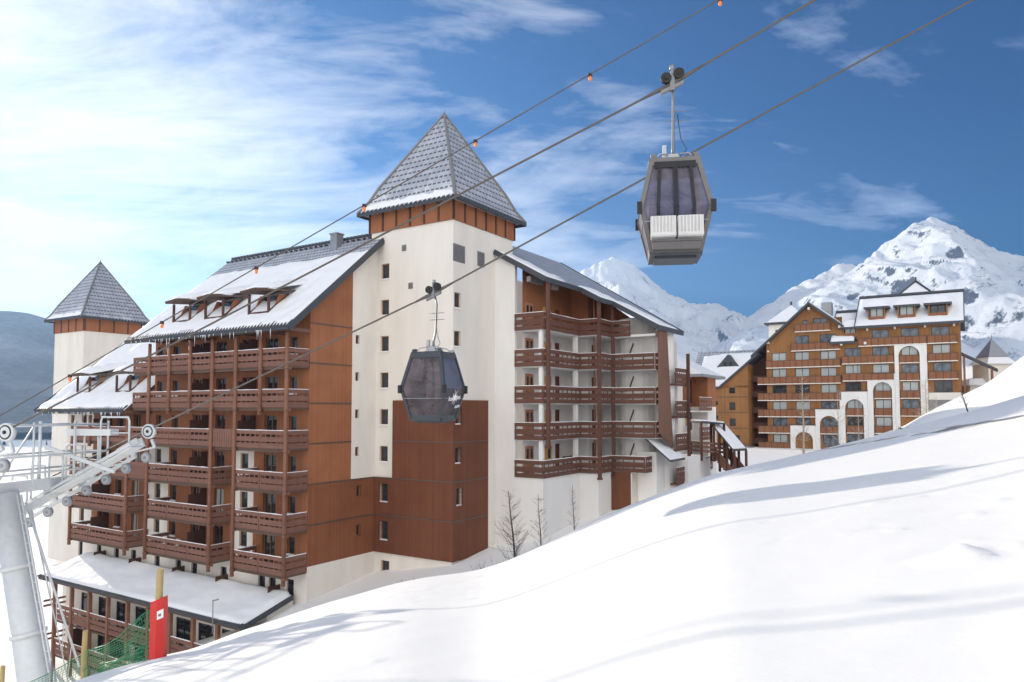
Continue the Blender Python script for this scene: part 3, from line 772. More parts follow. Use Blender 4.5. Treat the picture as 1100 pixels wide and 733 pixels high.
add_window(B,'B',b0+1.4,33.3,.5,2.8,1.4,.15,'frame_d','glass',1); add_window(B,'B',b0+1.4,33.35,-2.0,-.1,1.1,.15,'frame_d','glass'); add_window(B,'B',b0+1.4,33.35,-4.9,-2.9,1.1,.15,'frame_d','glass'); add_window(B,'B',b0+1.4,32.2,-1.6,-.5,.6,.15,'shutter','shutter')
for z in (1.05,-1.65,-4.4):
    s=MB(); s.box(31.2,34.18,b0-.3,b0+1.38,z-1.35,z-1.2); o=B.part('balcony',s,M['white'])
    m=MB(); rail_boards(m,(30.6,b0-.35),(34.3,b0-.35),z,boards=((0,.3),(.45,.85),(.92,1.2)),div=.7); B.part('railing',m,[M['brown'],M['snow']],o)
m=MB(); zz=3.3                                   # hipped roof
pk=[(33.4,-11.2,6.4),(33.4,-7.5,6.4)]; e=[(30.5,b0-.7,3.15),(37.6,b0-.7,3.15),(37.6,b1+.5,3.15),(30.5,b1+.5,3.15)]
m.face(e[::-1]); m.face([e[0],e[1],pk[0]]); m.face([e[1],e[2],pk[1],pk[0]]); m.face([e[2],e[3],pk[1]]); m.face([e[3],e[0],pk[0],pk[1]])
ro=B.part('roof',m,M['snow'])
m=MB()
for i in range(4): m.bar(Vector(e[i])+Vector((0,0,-.12)),Vector(e[(i+1)%4])+Vector((0,0,-.12)),.1,.26)
B.part('fascia',m,M['steel_d'],ro)
# stacked side balconies with dark post, between the two blocks
for z in (3.3,.65,-2.0,-4.7):
    m=MB(); rail_boards(m,(22.5,-17.25),(25.6,-17.25),z,boards=((0,.3),(.42,.85),(.92,1.25)),div=.5); m.box(22.5,25.6,-17.2,-16.72,z-1.4,z-1.26)
    T.part('side_balcony',m,[M['brown_shade'],M['snow']])
p=MB(); p.box(25.1,25.36,-17.5,-17.27,-6.2,4.6); T.part('post',p,M['brown_d'])
# covered outdoor stair
st=MB(); q0=Vector((28.2,-16.9,-1.15)); q1=Vector((30.5,-18.2,-1.35)); q2=Vector((29.6,-20.4,-3.6))
def srf(pts,wd,t0):
    for i in range(len(pts)-1):
        d=(pts[i+1]-pts[i]); n=Vector((-d.y,d.x,0)).normalized()*wd
        p,q=pts[i],pts[i+1]; Z=Vector((0,0,.13))
        st.hexa([p-n,q-n,q+n,p+n,p-n+Z,q-n+Z,q+n+Z,p+n+Z],0)
srf([q0,q1,q2],.95,0)
so=B.part('stair_roof',st,M['trim'])
m=MB()
for i,p in enumerate([q0,lerp(q0,q1,.55),q1,lerp(q1,q2,.35),lerp(q1,q2,.68),q2]):
    for s in(-.8,.8):
        d=(q2-q1) if i>2 else (q1-q0); n=Vector((-d.y,d.x,0)).normalized()*s
        m.tube([p+n+Vector((0,0,-3.3)),p+n],.12,6)
B.part('stair_post',m,M['brown_d'])
m=MB()
for s in(-.85,.85):
    pr_=None
    for (p,q) in ((q0,q1),(q1,q2)):
        d=q-p; n=Vector((-d.y,d.x,0)).normalized()*s
        for h in (1.75,2.1,2.45): m.bar(p+n-Vector((0,0,h)),q+n-Vector((0,0,h)),.06,.22)
for i in range(12):
    p=lerp(q1,q2,i/12); m.box(p.x-.8,p.x+.8,p.y-.15,p.y+.15,p.z-3.0,p.z-2.9)
B.part('stair_railing',m,M['brown'])
m=MB()
for (p,q) in ((lerp(q0,q1,.05),q1),(q1,lerp(q1,q2,.97))):
    d=q-p; n=Vector((-d.y,d.x,0)).normalized()*.85; z0_=Vector((0,0,.135)); z1_=Vector((0,0,.24))
    m.hexa([p-n+z0_,q-n+z0_,q+n+z0_,p+n+z0_,p-n*.9+z1_,q-n*.9+z1_,q+n*.9+z1_,p+n*.9+z1_])
B.part('roof_snow',m,M['snow'],so)

# ------------------------------------------------------------------ low annex with snow roof in front of the west front
A=Thing('low_annex','long low annex with thick white snow roof and brown balconies below the big residence','annex',-4,12,-20)
AF=-3.9; az=lambda a:lerp(-12.62,-12.05,(a-AF)/(0-AF))
# eave line measured on the front plane, roof rises to the residence wall
e0,e1=.95,26.4
zr=lambda a:-13.35+.30*(a-AF)
m=MB(); gable_slab(m,AF-.35,-.35,e0,e1,zr,.2); ro=A.part('roof',m,M['fascia'])
sn=MB(); snow_sheet(AF-.33,-.37,e0+.02,e1-.02,lambda a,b:zr(a)-.13*clamp(1-(b-e0-.2+.8*noise.noise((a,b,1)))/2.2,0,1)*clamp((AF+2.2-a)/1.5,0,1),34,90,.30,21.0,.06,mb=sn); A.part('roof_snow',sn,M['snow'],ro)
m=MB()
for i in range(150):
    b=e0+(i+.5)*(e1-e0)/150; m.tube([(AF-.48,b,zr(AF)-.02),(AF-.1,b,zr(AF)+.05)],.055,5)
m.box(AF-.40,AF-.352,e0,e1,zr(AF)-.19,zr(AF)-.10); m.bar((AF-.38,e0-.04,zr(AF)-.14),(-.35,e0-.04,zr(-.35)-.14),.06,.34)
A.part('eave_tiles',m,M['trim'],ro)
w=MB(); hs=[]
for b in [x*2.58+1.2 for x in range(9)]:
    for fl in (-16.75,-19.45): hs.append((b+.25,b+1.95,fl+.05,fl+2.0))
wall_holes(w,'A',AF+1.7,1.15,26.2,-22.5,-13.1,hs,.15); w.face([(AF+1.7,1.15,-22),(-.1,1.15,-22),(-.1,1.15,zr(-.1)-.25),(AF+1.7,1.15,zr(AF+1.7)-.25)]); w.face([(AF+1.7,26.2,-22),(-.1,26.2,-22),(-.1,26.2,zr(-.1)-.25),(AF+1.7,26.2,zr(AF+1.7)-.25)])
A.part('wall',w,M['cream'])
for (b0_,b1_,z0,z1) in hs: add_window(A,'A',AF+1.7,(b0_+b1_)/2,z0,z1,b1_-b0_,.1,'frame_d','glass',1,False,'balcony_door')
pb=[1.2+2.58*i for i in range(10)]
for b in pb:
    p=MB(); p.box(AF-.12,AF+.12,b-.12,b+.12,-22,zr(AF)-.26); A.part('post',p,M['post'])
for z in (-15.35,-18.05):
    for i in range(len(pb)-1):
        if z<-16 and i>6: pass
        s=MB(); s.box(AF+.08,AF+1.68,pb[i]+.02,pb[i+1]-.02,z-1.45,z-1.3); o=A.part('balcony',s,M['fascia'])
        m=MB(); rail_boards(m,(AF,pb[i]+.13),(AF,pb[i+1]-.13),z,boards=((0,.28),(.42,.72),(.78,1.15)),div=.6); A.part('railing',m,[M['brown'],M['snow']],o)
for i in (2,4,6,8):
    m=MB(); m.box(AF+.15,AF+1.66,pb[i]+.7,pb[i]+.78,-19.4,-17.2); A.part('screen',m,M['brown_d'])
for z in (-15.5,-15.9,-18.2,-18.6):
    m=MB(); m.bar((AF+.1,26.4,z),(-.5,26.4,z),.08,.16); A.part('side_rail',m,M['brown'])
m=MB()
for z in (-13.6,-14.0): m.bar((-2.2,.5,z),(1.2,-.9,z),.07,.18)
for a,b in ((-2.2,.5),(-.5,-.2),(1.2,-.9)): m.box(a-.06,a+.06,b-.06,b+.06,-15.5,-13.4)
A.part('terrace_rail',m,M['brown'])
m=MB(); m.tube([(AF-.5,3.6,-14.2),(AF-.6,3.5,-12.1)],.035,5); m.tube([(AF-.6,3.5,-12.1),(AF-.55,3.0,-11.95)],.05,5); A.part('lamp_arm',m,M['steel_d'])

# ------------------------------------------------------------------ second pyramid tower far left
S=Thing('tower_house','pale tower with orange timber band and grey pyramid roof at far left','tower',19,64,-20)
def tower2(S,a0,b0,w,z1):
    m=MB(); m.box(a0,a0+w,b0,b0+w,-20,z1); S.part('wall',m,M['cream'])
    m=MB(); m.box(a0-.1,a0+w+.1,b0-.1,b0+w+.1,z1+.002,z1+1.75)
    for i in range(5):
        u=lerp(a0,a0+w,i/4); m.box(u-.08,u+.08,b0-.17,b0-.102,z1+.02,z1+1.7,1); u=lerp(b0,b0+w,i/4); m.box(a0-.17,a0-.102,u-.08,u+.08,z1+.02,z1+1.7,1)
    S.part('timber_band',m,[M['orange'],M['brown_d']])
    M['tile_c']=mat_tiles('far tower tiles facing west','y',.42,.50,.2,0,(12,15,.4)); M['tile_d']=mat_tiles('far tower tiles facing south','x',.42,.50,.12,0,(12,14,.35))
    crown(S,a0+w/2,b0+w/2,w/2+.95,z1+1.75,z1+10.1,True,'tile_c','tile_d')
tower2(S,15.7,60.2,7.6,10.2)
m=MB(); m.box(21.8,22.1,60.13,60.197,6.0,6.4); S.part('vent',m,M['grey'])

# cream house below the pylon at the left edge
K=link('cream_house',None,None,(-38.6,41,-20)); tag(K,'cream walled house with brown balcony behind the pylon mast at the left edge','house')
m=MB(); m.box(-5,3.75,-2,7,-3,11.0); link('wall',m.mesh('wall',[M['cream']]),K)
m=MB(); m.hexa([(-6,-3,11.0),(4.9,-3,11.0),(4.9,8,11.0),(-6,8,11.0),(-6,2.3,14.5),(4.9,2.3,14.5),(4.9,2.7,14.5),(-6,2.7,14.5)]); r_=link('roof',m.mesh('roof',[M['snow']]),K)
m=MB(); m.box(-6,4.92,-3.06,-3.0,10.75,11.1); m.box(4.9,4.97,-3,8,10.75,11.05); link('fascia',m.mesh('fascia',[M['post']]),r_)
for z in (3.4,6.4):
    m=MB(); m.box(3.76,4.9,-1.5,5,z-.2,z); o=link('balcony',m.mesh('balcony',[M['fascia']]),K)
    m=MB(); rail_boards(m,(4.85,-1.5),(4.85,5),z+1.1); rail_boards(m,(3.8,-1.5),(4.8,-1.5),z+1.1); link('railing',m.mesh('railing',[M['brown'],M['snow']]),o)

def chair(name,label,a,b,z,m_,rot=0):
    r_=link(name,None,None,W(a,b,z)); r_.rotation_euler=(0,0,ROTZ+rot); tag(r_,label,'chair')
    m=MB(); m.box(-.24,.24,-.24,.24,.40,.45); link('seat',m.mesh('seat',[M[m_]]),r_)
    m=MB(); m.box(.2,.25,-.24,.24,.46,.95); link('backrest',m.mesh('backrest',[M[m_]]),r_)
    for x in(-.2,.2):
        for y in(-.2,.2):
            m=MB(); m.box(x-.025,x+.025,y-.025,y+.025,0,.40); link('leg',m.mesh('leg',[M[m_]]),r_)
chair('garden_chair','white garden chair on the lowest balcony of the middle bay',-1.0,13.1,RZ[5]-1.13,'rack')
def bench(label,a,b,z):
    r_=link('bench',None,None,W(a,b,z)); r_.rotation_euler=(0,0,ROTZ); tag(r_,label,'bench')
    m=MB(); m.box(-.7,.7,-.2,.2,.40,.46); link('seat',m.mesh('seat',[M['brown_shade']]),r_)
    m=MB(); m.box(-.7,.7,.2,.25,.62,.74); m.box(-.7,.7,.2,.25,.9,1.02); m.box(-.7,-.62,.2,.26,.0,1.05); m.box(.62,.7,.2,.26,0,1.05); link('backrest',m.mesh('backrest',[M['brown_shade']]),r_)
    for x in(-.62,.62):
        m=MB(); m.box(x-.04,x+.04,-.18,-.1,0,.40); link('leg',m.mesh('leg',[M['brown_shade']]),r_)
bench('dark wooden bench on the lowest gallery of the stepped east wing',18.6,inner-.45,WR[4]-1.12)
# ------------------------------------------------------------------ ochre residence on the right
A2=90.7
O=Thing('ochre_residence','ochre timber residence with white arches, reddish balconies, gabled roof and three snowy dormers','apartment block',A2,-22,-12)
ZR=[12.25-2.68*k for k in range(7)]
hs=[]; wins=[]
def ow(bc,w,zt,h=2.1,kind='curtain'):
    hs.append((bc-w/2,bc+w/2,zt-h,zt)); wins.append((bc,w,zt-h,zt,kind))
dk=random.Random(3)
def kd(i): return 'glass' if i in(1,) else 'curtain'
for k in range(4): ow(-33.65-.06*k,2.3,ZR[k],1.95,('glass2','curtain','glass2','glass')[k])
ow(-29.65,2.35,ZR[0],1.9,'glass2')
for k in range(1,5): ow(-29.55,2.2,ZR[k]-.1,1.9,('x','curtain','glass2','curtain','glass2')[k])
for k in range(3): ow(-25.65,2.3,ZR[k],1.95,('glass2','glass2','curtain')[k])
for k in range(3,6): ow(-25.85,2.2,ZR[k]-.1,1.9,'curtain')
for k in range(1,4): ow(-21.7,2.25,ZR[k],1.9,('x','glass2','curtain','glass')[k])
for k in range(4,7): ow(-21.85,2.2,ZR[k]-.1,1.9,('curtain','glass','glass2')[k-4])
for k in range(0,5): ow(-18.15,2.35,ZR[k]-.3,1.95,('glass2','curtain','curtain','curtain','glass2')[k])
for k in range(5,7): ow(-18.2,2.2,ZR[k]-.3,1.9,'glass2')
for k in range(0,6): ow(-14.2,2.2,ZR[k]-.3,1.95,('glass2','curtain','curtain','glass','curtain','glass2')[k])
for k in range(1,7): ow(-10.6,2.25,ZR[k]-.3,1.95,('x','curtain','curtain','glass','curtain','glass2','curtain')[k])
ow(-14.75,.85,14.4,1.3,'glass2'); ow(-17.05,2.1,14.6,1.5,'glass2')
w=MB(); G0=-14
wall_holes(w,'A',A2,-36.1,-22.4,G0,12.6,hs,.3)
wall_holes(w,'A',A2,-22.4,-20.3,G0,10.6,hs,.3)
wall_holes(w,'A',A2,-20.3,-15.5,G0,12.6,hs,.3,ztop=lambda b:17.0+.8*(b+15.5)-.15) if False else None
wall_holes(w,'A',A2,-20.3,-8.6,G0,9.6,hs,.3)
wall_holes(w,'A',A2,-20.3,-15.5,9.6,14.7,hs,.3,ztop=lambda b:16.85+.8*(b+15.5))
def lz2(b): return 16.85-.9*(b+15.5)
wall_holes(w,'A',A2,-15.5,-13.2,9.6,14.7,hs,.3,ztop=lz2)
w.face([(A2,-13.2,9.6),(A2,-8.6,9.6),(A2,-8.6,lz2(-8.6)),(A2,-13.2,lz2(-13.2))])
w.face([(A2,-36.1,G0),(A2+12,-36.1,G0),(A2+12,-36.1,12.6),(A2+6,-36.1,17.6),(A2,-36.1,12.6)])
w.face([(A2,-8.6,G0),(A2+12,-8.6,G0),(A2+12,-8.6,10.4),(A2,-8.6,10.4)])
O.part('wall',w,M['ochre'])
M['glass2']=mat_glass_dark('blue grey window glass',(.06,.075,.095),.1)
for (bc,wd,z0,z1,k) in wins: add_window(O,'A',A2,bc,z0,z1,wd,.2,'frame_d',k,1 if wd>1.2 else 0,False)
# balustrades
def orail(b0,b1,zt,out=.55):
    z1=zt-1.38; z0=z1-1.04
    s=MB(); s.box(A2-out,A2-.003,b0,b1,z0-.16,z0-.02)
    s.box(A2-out-.03,A2-out+.05,b0-.02,b1+.02,z1,z1+.07,1)
    o=O.part('balcony',s,[M['cream'],M['fascia']])
    m=MB(); m.box(A2-out,A2-out+.05,b0,b1,z0,z1)
    n=int((b1-b0)/.9)
    for i in range(n+1):
        b=lerp(b0+.05,b1-.05,i/n); m.box(A2-out-.035,A2-out-.002,b-.05,b+.05,z0-.05,z1,1)
    for b in (b0,b1): m.box(A2-out+.05,A2-.003,b-.02 if b==b1 else b,b if b==b1 else b+.02,z0,z1)
    O.part('railing',m,[M['ochre_rail'],M['fascia']],o)
for k in range(0,3): orail(-35.8,-31.95 if k else -31.95,ZR[k])
orail(-31.9,-22.6,ZR[0]); 
for k in range(1,5): orail(-30.85,-28.15,ZR[k]-.1,.25)
for k in (1,): orail(-27.5,-20.2,ZR[k])
orail(-27.4,-20.2,ZR[2]) 
for k in range(3,6): orail(-27.1,-24.6,ZR[k]-.1,.25)
for k in range(4,7): orail(-23.1,-20.6,ZR[k]-.1,.25)
for k in (0,1): orail(-20.0,-12.6 if k==0 else -8.6,ZR[k]-.3)
for k in (2,3,4): orail(-20.0 if k<4 else -16.2,-7.2,ZR[k]-.3)
orail(-19.6,-16.7,ZR[5]-.3,.25)
orail(-15.9 if False else -12.3,-7.2,ZR[5]-.3); orail(-12.3,-7.2,ZR[6]-.3)
orail(-18.6,-13.2,15.05)
# white stepped arcade
def arch(b0,b1,zt,o0,o1,za,zb=G0,out=.45):
    m=MB(); c=(o0+o1)/2; rad=(o1-o0)/2; sp=za-rad; n=16
    for x in (A2-out,):
        m.face([(x,b0,zb),(x,o0,zb),(x,o0,zt),(x,b0,zt)]); m.face([(x,o1,zb),(x,b1,zb),(x,b1,zt),(x,o1,zt)])
        for i in range(n):
            t0=math.pi*i/n; t1=math.pi*(i+1)/n
            p=[(c+rad*math.cos(t),sp+rad*math.sin(t)) for t in(t0,t1)]
            m.face([(x,p[0][0],p[0][1]),(x,p[0][0],zt),(x,p[1][0],zt),(x,p[1][0],p[1][1])])
            m.face([(x,p[0][0],p[0][1]),(x,p[1][0],p[1][1]),(A2-.01,p[1][0],p[1][1]),(A2-.01,p[0][0],p[0][1])])
    for b in (o0,o1): m.face([(A2-out,b,zb),(A2-.01,b,zb),(A2-.01,b,sp),(A2-out,b,sp)])
    for b in (b0,b1): m.face([(A2-out,b,zb),(A2-.01,b,zb),(A2-.01,b,zt),(A2-out,b,zt)])
    m.face([(A2-out,b0,zt),(A2-.01,b0,zt),(A2-.01,b1,zt),(A2-out,b1,zt)])
    m.box(A2-out-.06,A2-.005,b0-.04,b1+.04,zt+.003,zt+.14,1)
    return O.part('arch',m,[M['white'],M['fascia']])
arch(-31.85,-27.55,10.85,-30.9,-28.1,9.5); arch(-27.53,-23.75,5.4,-27.1,-24.5,4.1,out=.5); arch(-23.73,-19.75,2.7,-23.15,-20.5,1.5,out=.55)
arch(-19.73,-16.15,-.05,-19.5,-16.75,-1.1,out=.6); arch(-16.13,-12.3,-2.65,-15.7,-13.0,-3.7,out=.65)
m=MB(); m.box(A2-.4,A2-.005,-36.1,-31.9,1.35,2.4); m.box(A2-.35,A2-.005,-36.1,-31.9,G0,1.348,1); O.part('plinth',m,[M['cream'],M['grey']])
# lamp globes and beam ends under the eaves
m=MB()
for b in (-35.4,-31.7,-27.7,-23.9): m.box(A2-.5,A2-.004,b-.13,b+.13,12.15,12.5)
for (b,z) in ((-15.5,16.2),(-9.0,11.0),(-20.0,13.0),(-20.2,10.2),(-23.6,10.2)): m.box(A2-.8,A2-.004,b-.17,b+.17,z-.2,z+.2)
for k in range(7):
    for b in (-16.2,-8.95): m.box(A2-.35,A2-.004,b-.13,b+.13,ZR[k]-.15,ZR[k]+.12) if 1<=k else None
O.part('beam_ends',m,M['cream'])
# roofs
def oroof(b0,b1,ae,ze,ar,zr_,nm='roof',snow=.22,nb=40):
    f=lambda a:lerp(ze,zr_,(a-ae)/(ar-ae))
    m=MB(); gable_slab(m,ae,ar,b0,b1,f,.3); 
    m.hexa([(ar,b0,zr_-.3),(2*ar-ae,b0,ze-.3),(2*ar-ae,b1,ze-.3),(ar,b1,zr_-.3),(ar,b0,zr_),(2*ar-ae,b0,ze),(2*ar-ae,b1,ze),(ar,b1,zr_)])
    m.box(ae-.07,ae-.002,b0,b1,ze-.38,ze+.02); m.box(ar-.2,ar+.2,b0-.02,b1+.02,zr_+.02,zr_+.34)
    for b in (b0-.06,b1): m.hexa([(ae,b,ze-.4),(ar,b,zr_-.4),(ar,b+.06,zr_-.4),(ae,b+.06,ze-.4),(ae,b,ze+.1),(ar,b,zr_+.1),(ar,b+.06,zr_+.1),(ae,b+.06,ze+.1)])
    o=O.part(nm,m,M['trim'])
    O.part('roof_snow',snow_sheet(ae+.02,ar-.2,b0+.05,b1-.05,lambda a,b:f(a)-.01,18,nb,snow,b0,.05),M['snow'],o)
    return f
f1=oroof(-36.7,-22.2,A2-1.0,12.85,A2+6,18.1)
f2=oroof(-22.1,-18.6,A2-.9,10.6,A2+6,16.0,nb=14)
# gable over the middle block
m=MB(); zg=17.25
def gs(b0,z0,b1,z1,t=.42): m.hexa([(A2-1.1,b0,z0-t),(A2+9,b0,z0-t),(A2+9,b1,z1-t),(A2-1.1,b1,z1-t),(A2-1.1,b0,z0),(A2+9,b0,z0),(A2+9,b1,z1),(A2-1.1,b1,z1)])
gs(-20.6,13.2,-15.5,zg); gs(-15.5,zg,-6.3,8.95)
o=O.part('gable_roof',m,M['trim'])
m=MB(); snow_sheet(A2-.6,A2+9,-20.3,-15.5,lambda a,b:lerp(13.2,zg,(b+20.6)/5.1),12,10,.2,2,.04,mb=m); snow_sheet(A2-.6,A2+9,-15.5,-6.6,lambda a,b:lerp(zg,8.95,(b+15.5)/9.2),12,16,.2,2,.04,mb=m); O.part('roof_snow',m,M['snow'],o)
# a small roof peak behind the ridge
m=MB(); pk=(A2+8,-30.2,20.6); e=[(A2+6,-32.6,18.2),(A2+6,-27.8,18.2),(A2+12,-27.8,18.2),(A2+12,-32.6,18.2)]
for i in range(4): m.bar(e[i],pk,.3,.2); m.face([e[i],e[(i+1)%4],(pk[0],pk[1],pk[2]-.15)],1)
m.tube([pk,(pk[0],pk[1],21.2)],.12,6); O.part('lantern_roof',m,[M['trim'],M['snow']])
def odormer(bc,zf,w=2.2,fa=A2+.1,h=1.9,kind='curtain'):
    d=MB(); z0=zf(fa)-.1; ze=z0+h; hw=w/2
    d.box(fa,fa+2.6,bc-hw,bc-hw+.2,z0,ze); d.box(fa,fa+2.6,bc+hw-.2,bc+hw,z0,ze); d.box(fa+.5,fa+2.6,bc-hw+.2,bc+hw-.2,z0,ze,1)
    d.box(fa-.05,fa+.02,bc-hw+.2,bc+hw-.2,z0+.1,z0+.75,2)
    o=O.part('dormer',d,[M['ochre'],M['frame_d'],M['ochre_rail']])
    p=MB(); p.box(fa+.44,fa+.497,bc-hw+.35,bc-.06,z0+.2,ze-.12); p.box(fa+.44,fa+.497,bc+.06,bc+hw-.35,z0+.2,ze-.12); O.part('pane',p,M[kind],o)
    r=MB(); yo=hw+.55; e=[(fa-.5,bc-yo,ze),(fa-.5,bc+yo,ze),(fa+3.2,bc+yo,ze+.2),(fa+3.2,bc-yo,ze+.2)]
    t=[(fa+.5,bc-yo*.35,ze+1.15),(fa+.5,bc+yo*.35,ze+1.15),(fa+3.4,bc+.2,ze+1.4),(fa+3.4,bc-.2,ze+1.4)]
    lo=[(x,y,z-.3) for x,y,z in e]; r.hexa(lo+e,0); r.hexa([(x,y,z+.002) for x,y,z in e]+t,1)
    O.part('dormer_roof',r,[M['trim'],M['snow']],o)
odormer(-25.2,f1,2.4,h=2.25); odormer(-29.3,f1,2.4,h=2.25); odormer(-33.4,f1,2.5,h=2.25,kind='glass')
odormer(-21.4,f2,2.1,A2-.05,1.7)
m=MB(); m.box(A2+8,A2+9.6,-17.6,-16.0,16,18.2); O.part('chimney',m,M['steel_d'])
# open lean-to on the right end
m=MB(); m.hexa([(A2+.5,-36.2,8.0),(A2+4,-36.2,8.0),(A2+4,-40.6,5.4),(A2+.5,-40.6,5.4),(A2+.5,-36.2,8.35),(A2+4,-36.2,8.35),(A2+4,-40.6,5.75),(A2+.5,-40.6,5.75)])
for (a,b) in ((A2+.8,-36.5),(A2+.8,-39.9),(A2+3.7,-39.9)): m.box(a-.14,a+.14,b-.14,b+.14,0,lerp(8.0,5.4,(-36.2-b)/4.4)-.02,1)
O.part('porch',m,[M['trim'],M['post']])

# smaller ochre block to its left
Q=Thing('small_ochre_block','smaller plain ochre timber block with few dark square windows left of the ochre residence','apartment block',A2-1,-3,-12)
a=A2-1.5; w=MB(); hh=[(-3.75,-2.75,z,z+1.3) for z in (2.6,-.2,-2.9)]+[(-4.4,-3.5,-5.6,-4.4),(-.85,-.2,.65,1.3),(-.85,-.2,-1.75,-1.1),(-1.5,-1.1,4.2,4.21)]
hh=hh[:-1]
wall_holes(w,'A',a,-1.4,.6,-6.2,3.6,hh); wall_holes(w,'A',a,-5.9,-1.4,-6.2,3.6,hh); w.face([(a,-5.9,3.6),(a,-1.4,3.6),(a,-5.9,7.9)])
w.face([(a,-5.9,-6.2),(a+9,-5.9,-6.2),(a+9,-5.9,8),(a,-5.9,8)]); w.face([(a,.6,-6.2),(a+9,.6,-6.2),(a+9,.6,3.6),(a,.6,3.6)]); 
Q.part('wall',w,M['ochre'])
j=MB()
for z in (3.0-2.62*i for i in range(4)): j.box(a-.04,a-.003,-5.9,.6,z-1.05,z-.93)
j.box(a-.03,a-.003,-2.0,-1.93,-6.2,3.4); Q.part('flashing',j,M['joint'])
m=MB(); m.box(a-.3,a+9,-6.3,.7,-14,-6.203); Q.part('plinth',m,M['grey'])
for h in hh: add_window(Q,'A',a,(h[0]+h[1])/2,h[2],h[3],h[1]-h[0],.2,'frame_d','glass')
m=MB(); m.hexa([(a-.5,-7.6,8.9),(a+9,-7.6,8.9),(a+9,-1.2,3.5),(a-.5,-1.2,3.5),(a-.5,-7.6,9.3),(a+9,-7.6,9.3),(a+9,-1.2,3.9),(a-.5,-1.2,3.9)]); m.box(a-.5,a+9,-1.19,.9,3.5,3.8)
o=Q.part('roof',m,M['trim'])
m=MB(); snow_sheet(a-.3,a+9,-7.5,-1.2,lambda x,b:lerp(9.3,3.9,(b+7.6)/6.4),8,10,.3,3,.05,mb=m); snow_sheet(a-.45,a+9,-1.1,.85,lambda x,b:3.8,8,6,.3,3,.05,mb=m); Q.part('roof_snow',m,M['snow'],o)
m=MB(); m.box(a+4,a+4.2,-8.5,-5.92,-14,9); 
for z in (-5,-2.4,.2,2.9,5.5): m.box(a+2.4,a+3.98,-8.5,-5.95,z-.9,z+.1)
Q.part('shade_recess',m,M['brown_d'])  # dark boards stand in for the deep shade of the gap

# grey roofed house and square cream tower behind
Hh=Thing('grey_roofed_house','house with big grey tiled snowy roof and dark triangular dormer','house',112,13,-10)
M['tile_g']=mat_tiles('grey roof tiles under thin snow','y',.8,.5,.06)
m=MB(); a=105; f=lambda x:lerp(1.5,11.9,(x-a)/9.5)
m.box(a+1,a+17,-6,10,-10,2); Hh.part('wall',m,M['ochre'])
m=MB(); gable_slab(m,a,a+9.5,-6.5,10.6,f,.35); m.hexa([(a+9.5,-6.5,11.5),(a+19,-6.5,1.1),(a+19,10.6,1.1),(a+9.5,10.6,11.5),(a+9.5,-6.5,11.9),(a+19,-6.5,1.5),(a+19,10.6,1.5),(a+9.5,10.6,11.9)])
o=Hh.part('roof',m,M['tile_g'])
Hh.part('roof_snow',snow_sheet(a,a+8.9,-6.4,9.5,lambda x,b:f(x)-.3*clamp((b-5)/3.5+.4*noise.noise((x*.4,b*.4,1)),0,1),20,30,.35,5,.1),M['snow'],o)
m=MB(); m.prism([(a+6.0,1.2,f(a+6.2)+.0),(a+6.0,5.9,f(a+6.2)+.0),(a+6.0,3.55,f(a+6.2)+2.6)],(4,0,0)); d=Hh.part('triangular_dormer',m,M['trim'])
m=MB()
for b in (3.0,4.1): m.box(a+5.93,a+5.995,b-.3,b+.3,f(a+6.2)+.35,f(a+6.2)+1.05)
Hh.part('pane',m,M['black'],d)
Ct=Thing('cream_tower','square cream tower with brown louvre and low snowy hipped roof behind the gabled ochre block','tower',103,-10,-8)
a0_,b0_=101.5,-13.2
m=MB(); m.box(a0_,a0_+6.5,b0_,b0_+6.6,-8,15.2); Ct.part('wall',m,M['cream'])
Ct.part('louvre',louvre('A',a0_,b0_+3.4,b0_+5.4,11.5,14.2),M['shutter2'] if 'shutter2' in M else M['fascia'])
m=MB(); c_=(a0_+3.25,b0_+3.3,19.0); e=[(a0_-.6,b0_-.6,15.4),(a0_+7.1,b0_-.6,15.4),(a0_+7.1,b0_+7.2,15.4),(a0_-.6,b0_+7.2,15.4)]
for i in range(4): m.face([e[i],e[(i+1)%4],c_],0); m.bar(e[i],e[(i+1)%4],.12,.35,1)
m.face(e,1); m.tube([c_,(c_[0],c_[1],19.6)],.2,6,1); Ct.part('roof',m,[M['snow'],M['trim']])
# little turret house far right
Tt=link('turret_house',None,None,(74.8,112,2)); tag(Tt,'small pale turret house with slate pyramid cap and snowy skirt roof at far right','house')
m=MB(); m.box(-1.9,1.9,-1.9,1.9,-4,4.9); o=link('wall',m.mesh('wall',[M['cream']]),Tt)
m=MB(); m.box(-4.6,-1.95,-1.6,1.6,-4,1.6); link('side_wall',m.mesh('side_wall',[M['cream']]),Tt)
m=MB(); m.hexa([(-2.3,-2.3,4.9),(2.3,-2.3,4.9),(2.3,2.3,4.9),(-2.3,2.3,4.9),(-1.5,-1.5,6.0),(1.5,-1.5,6.0),(1.5,1.5,6.0),(-1.5,1.5,6.0)]); m.hexa([(-5,-2,1.6),(-1.95,-2,1.6),(-1.95,2,1.6),(-5,2,1.6),(-4,-.6,2.6),(-1.95,-.6,2.8),(-1.95,.6,2.8),(-4,.6,2.6)]); link('skirt_roof',m.mesh('skirt_roof',[M['snow']]),Tt)
m=MB(); m.face([(-1.6,-1.6,6.02),(1.6,-1.6,6.02),(0,0,9.0)]); m.face([(1.6,-1.6,6.02),(1.6,1.6,6.02),(0,0,9.0)]); m.face([(1.6,1.6,6.02),(-1.6,1.6,6.02),(0,0,9.0)]); m.face([(-1.6,1.6,6.02),(-1.6,-1.6,6.02),(0,0,9.0)]); m.tube([(0,0,8.9),(0,0,9.5)],.06,5); link('pyramid_cap',m.mesh('pyramid_cap',[M['steel_d']]),Tt)
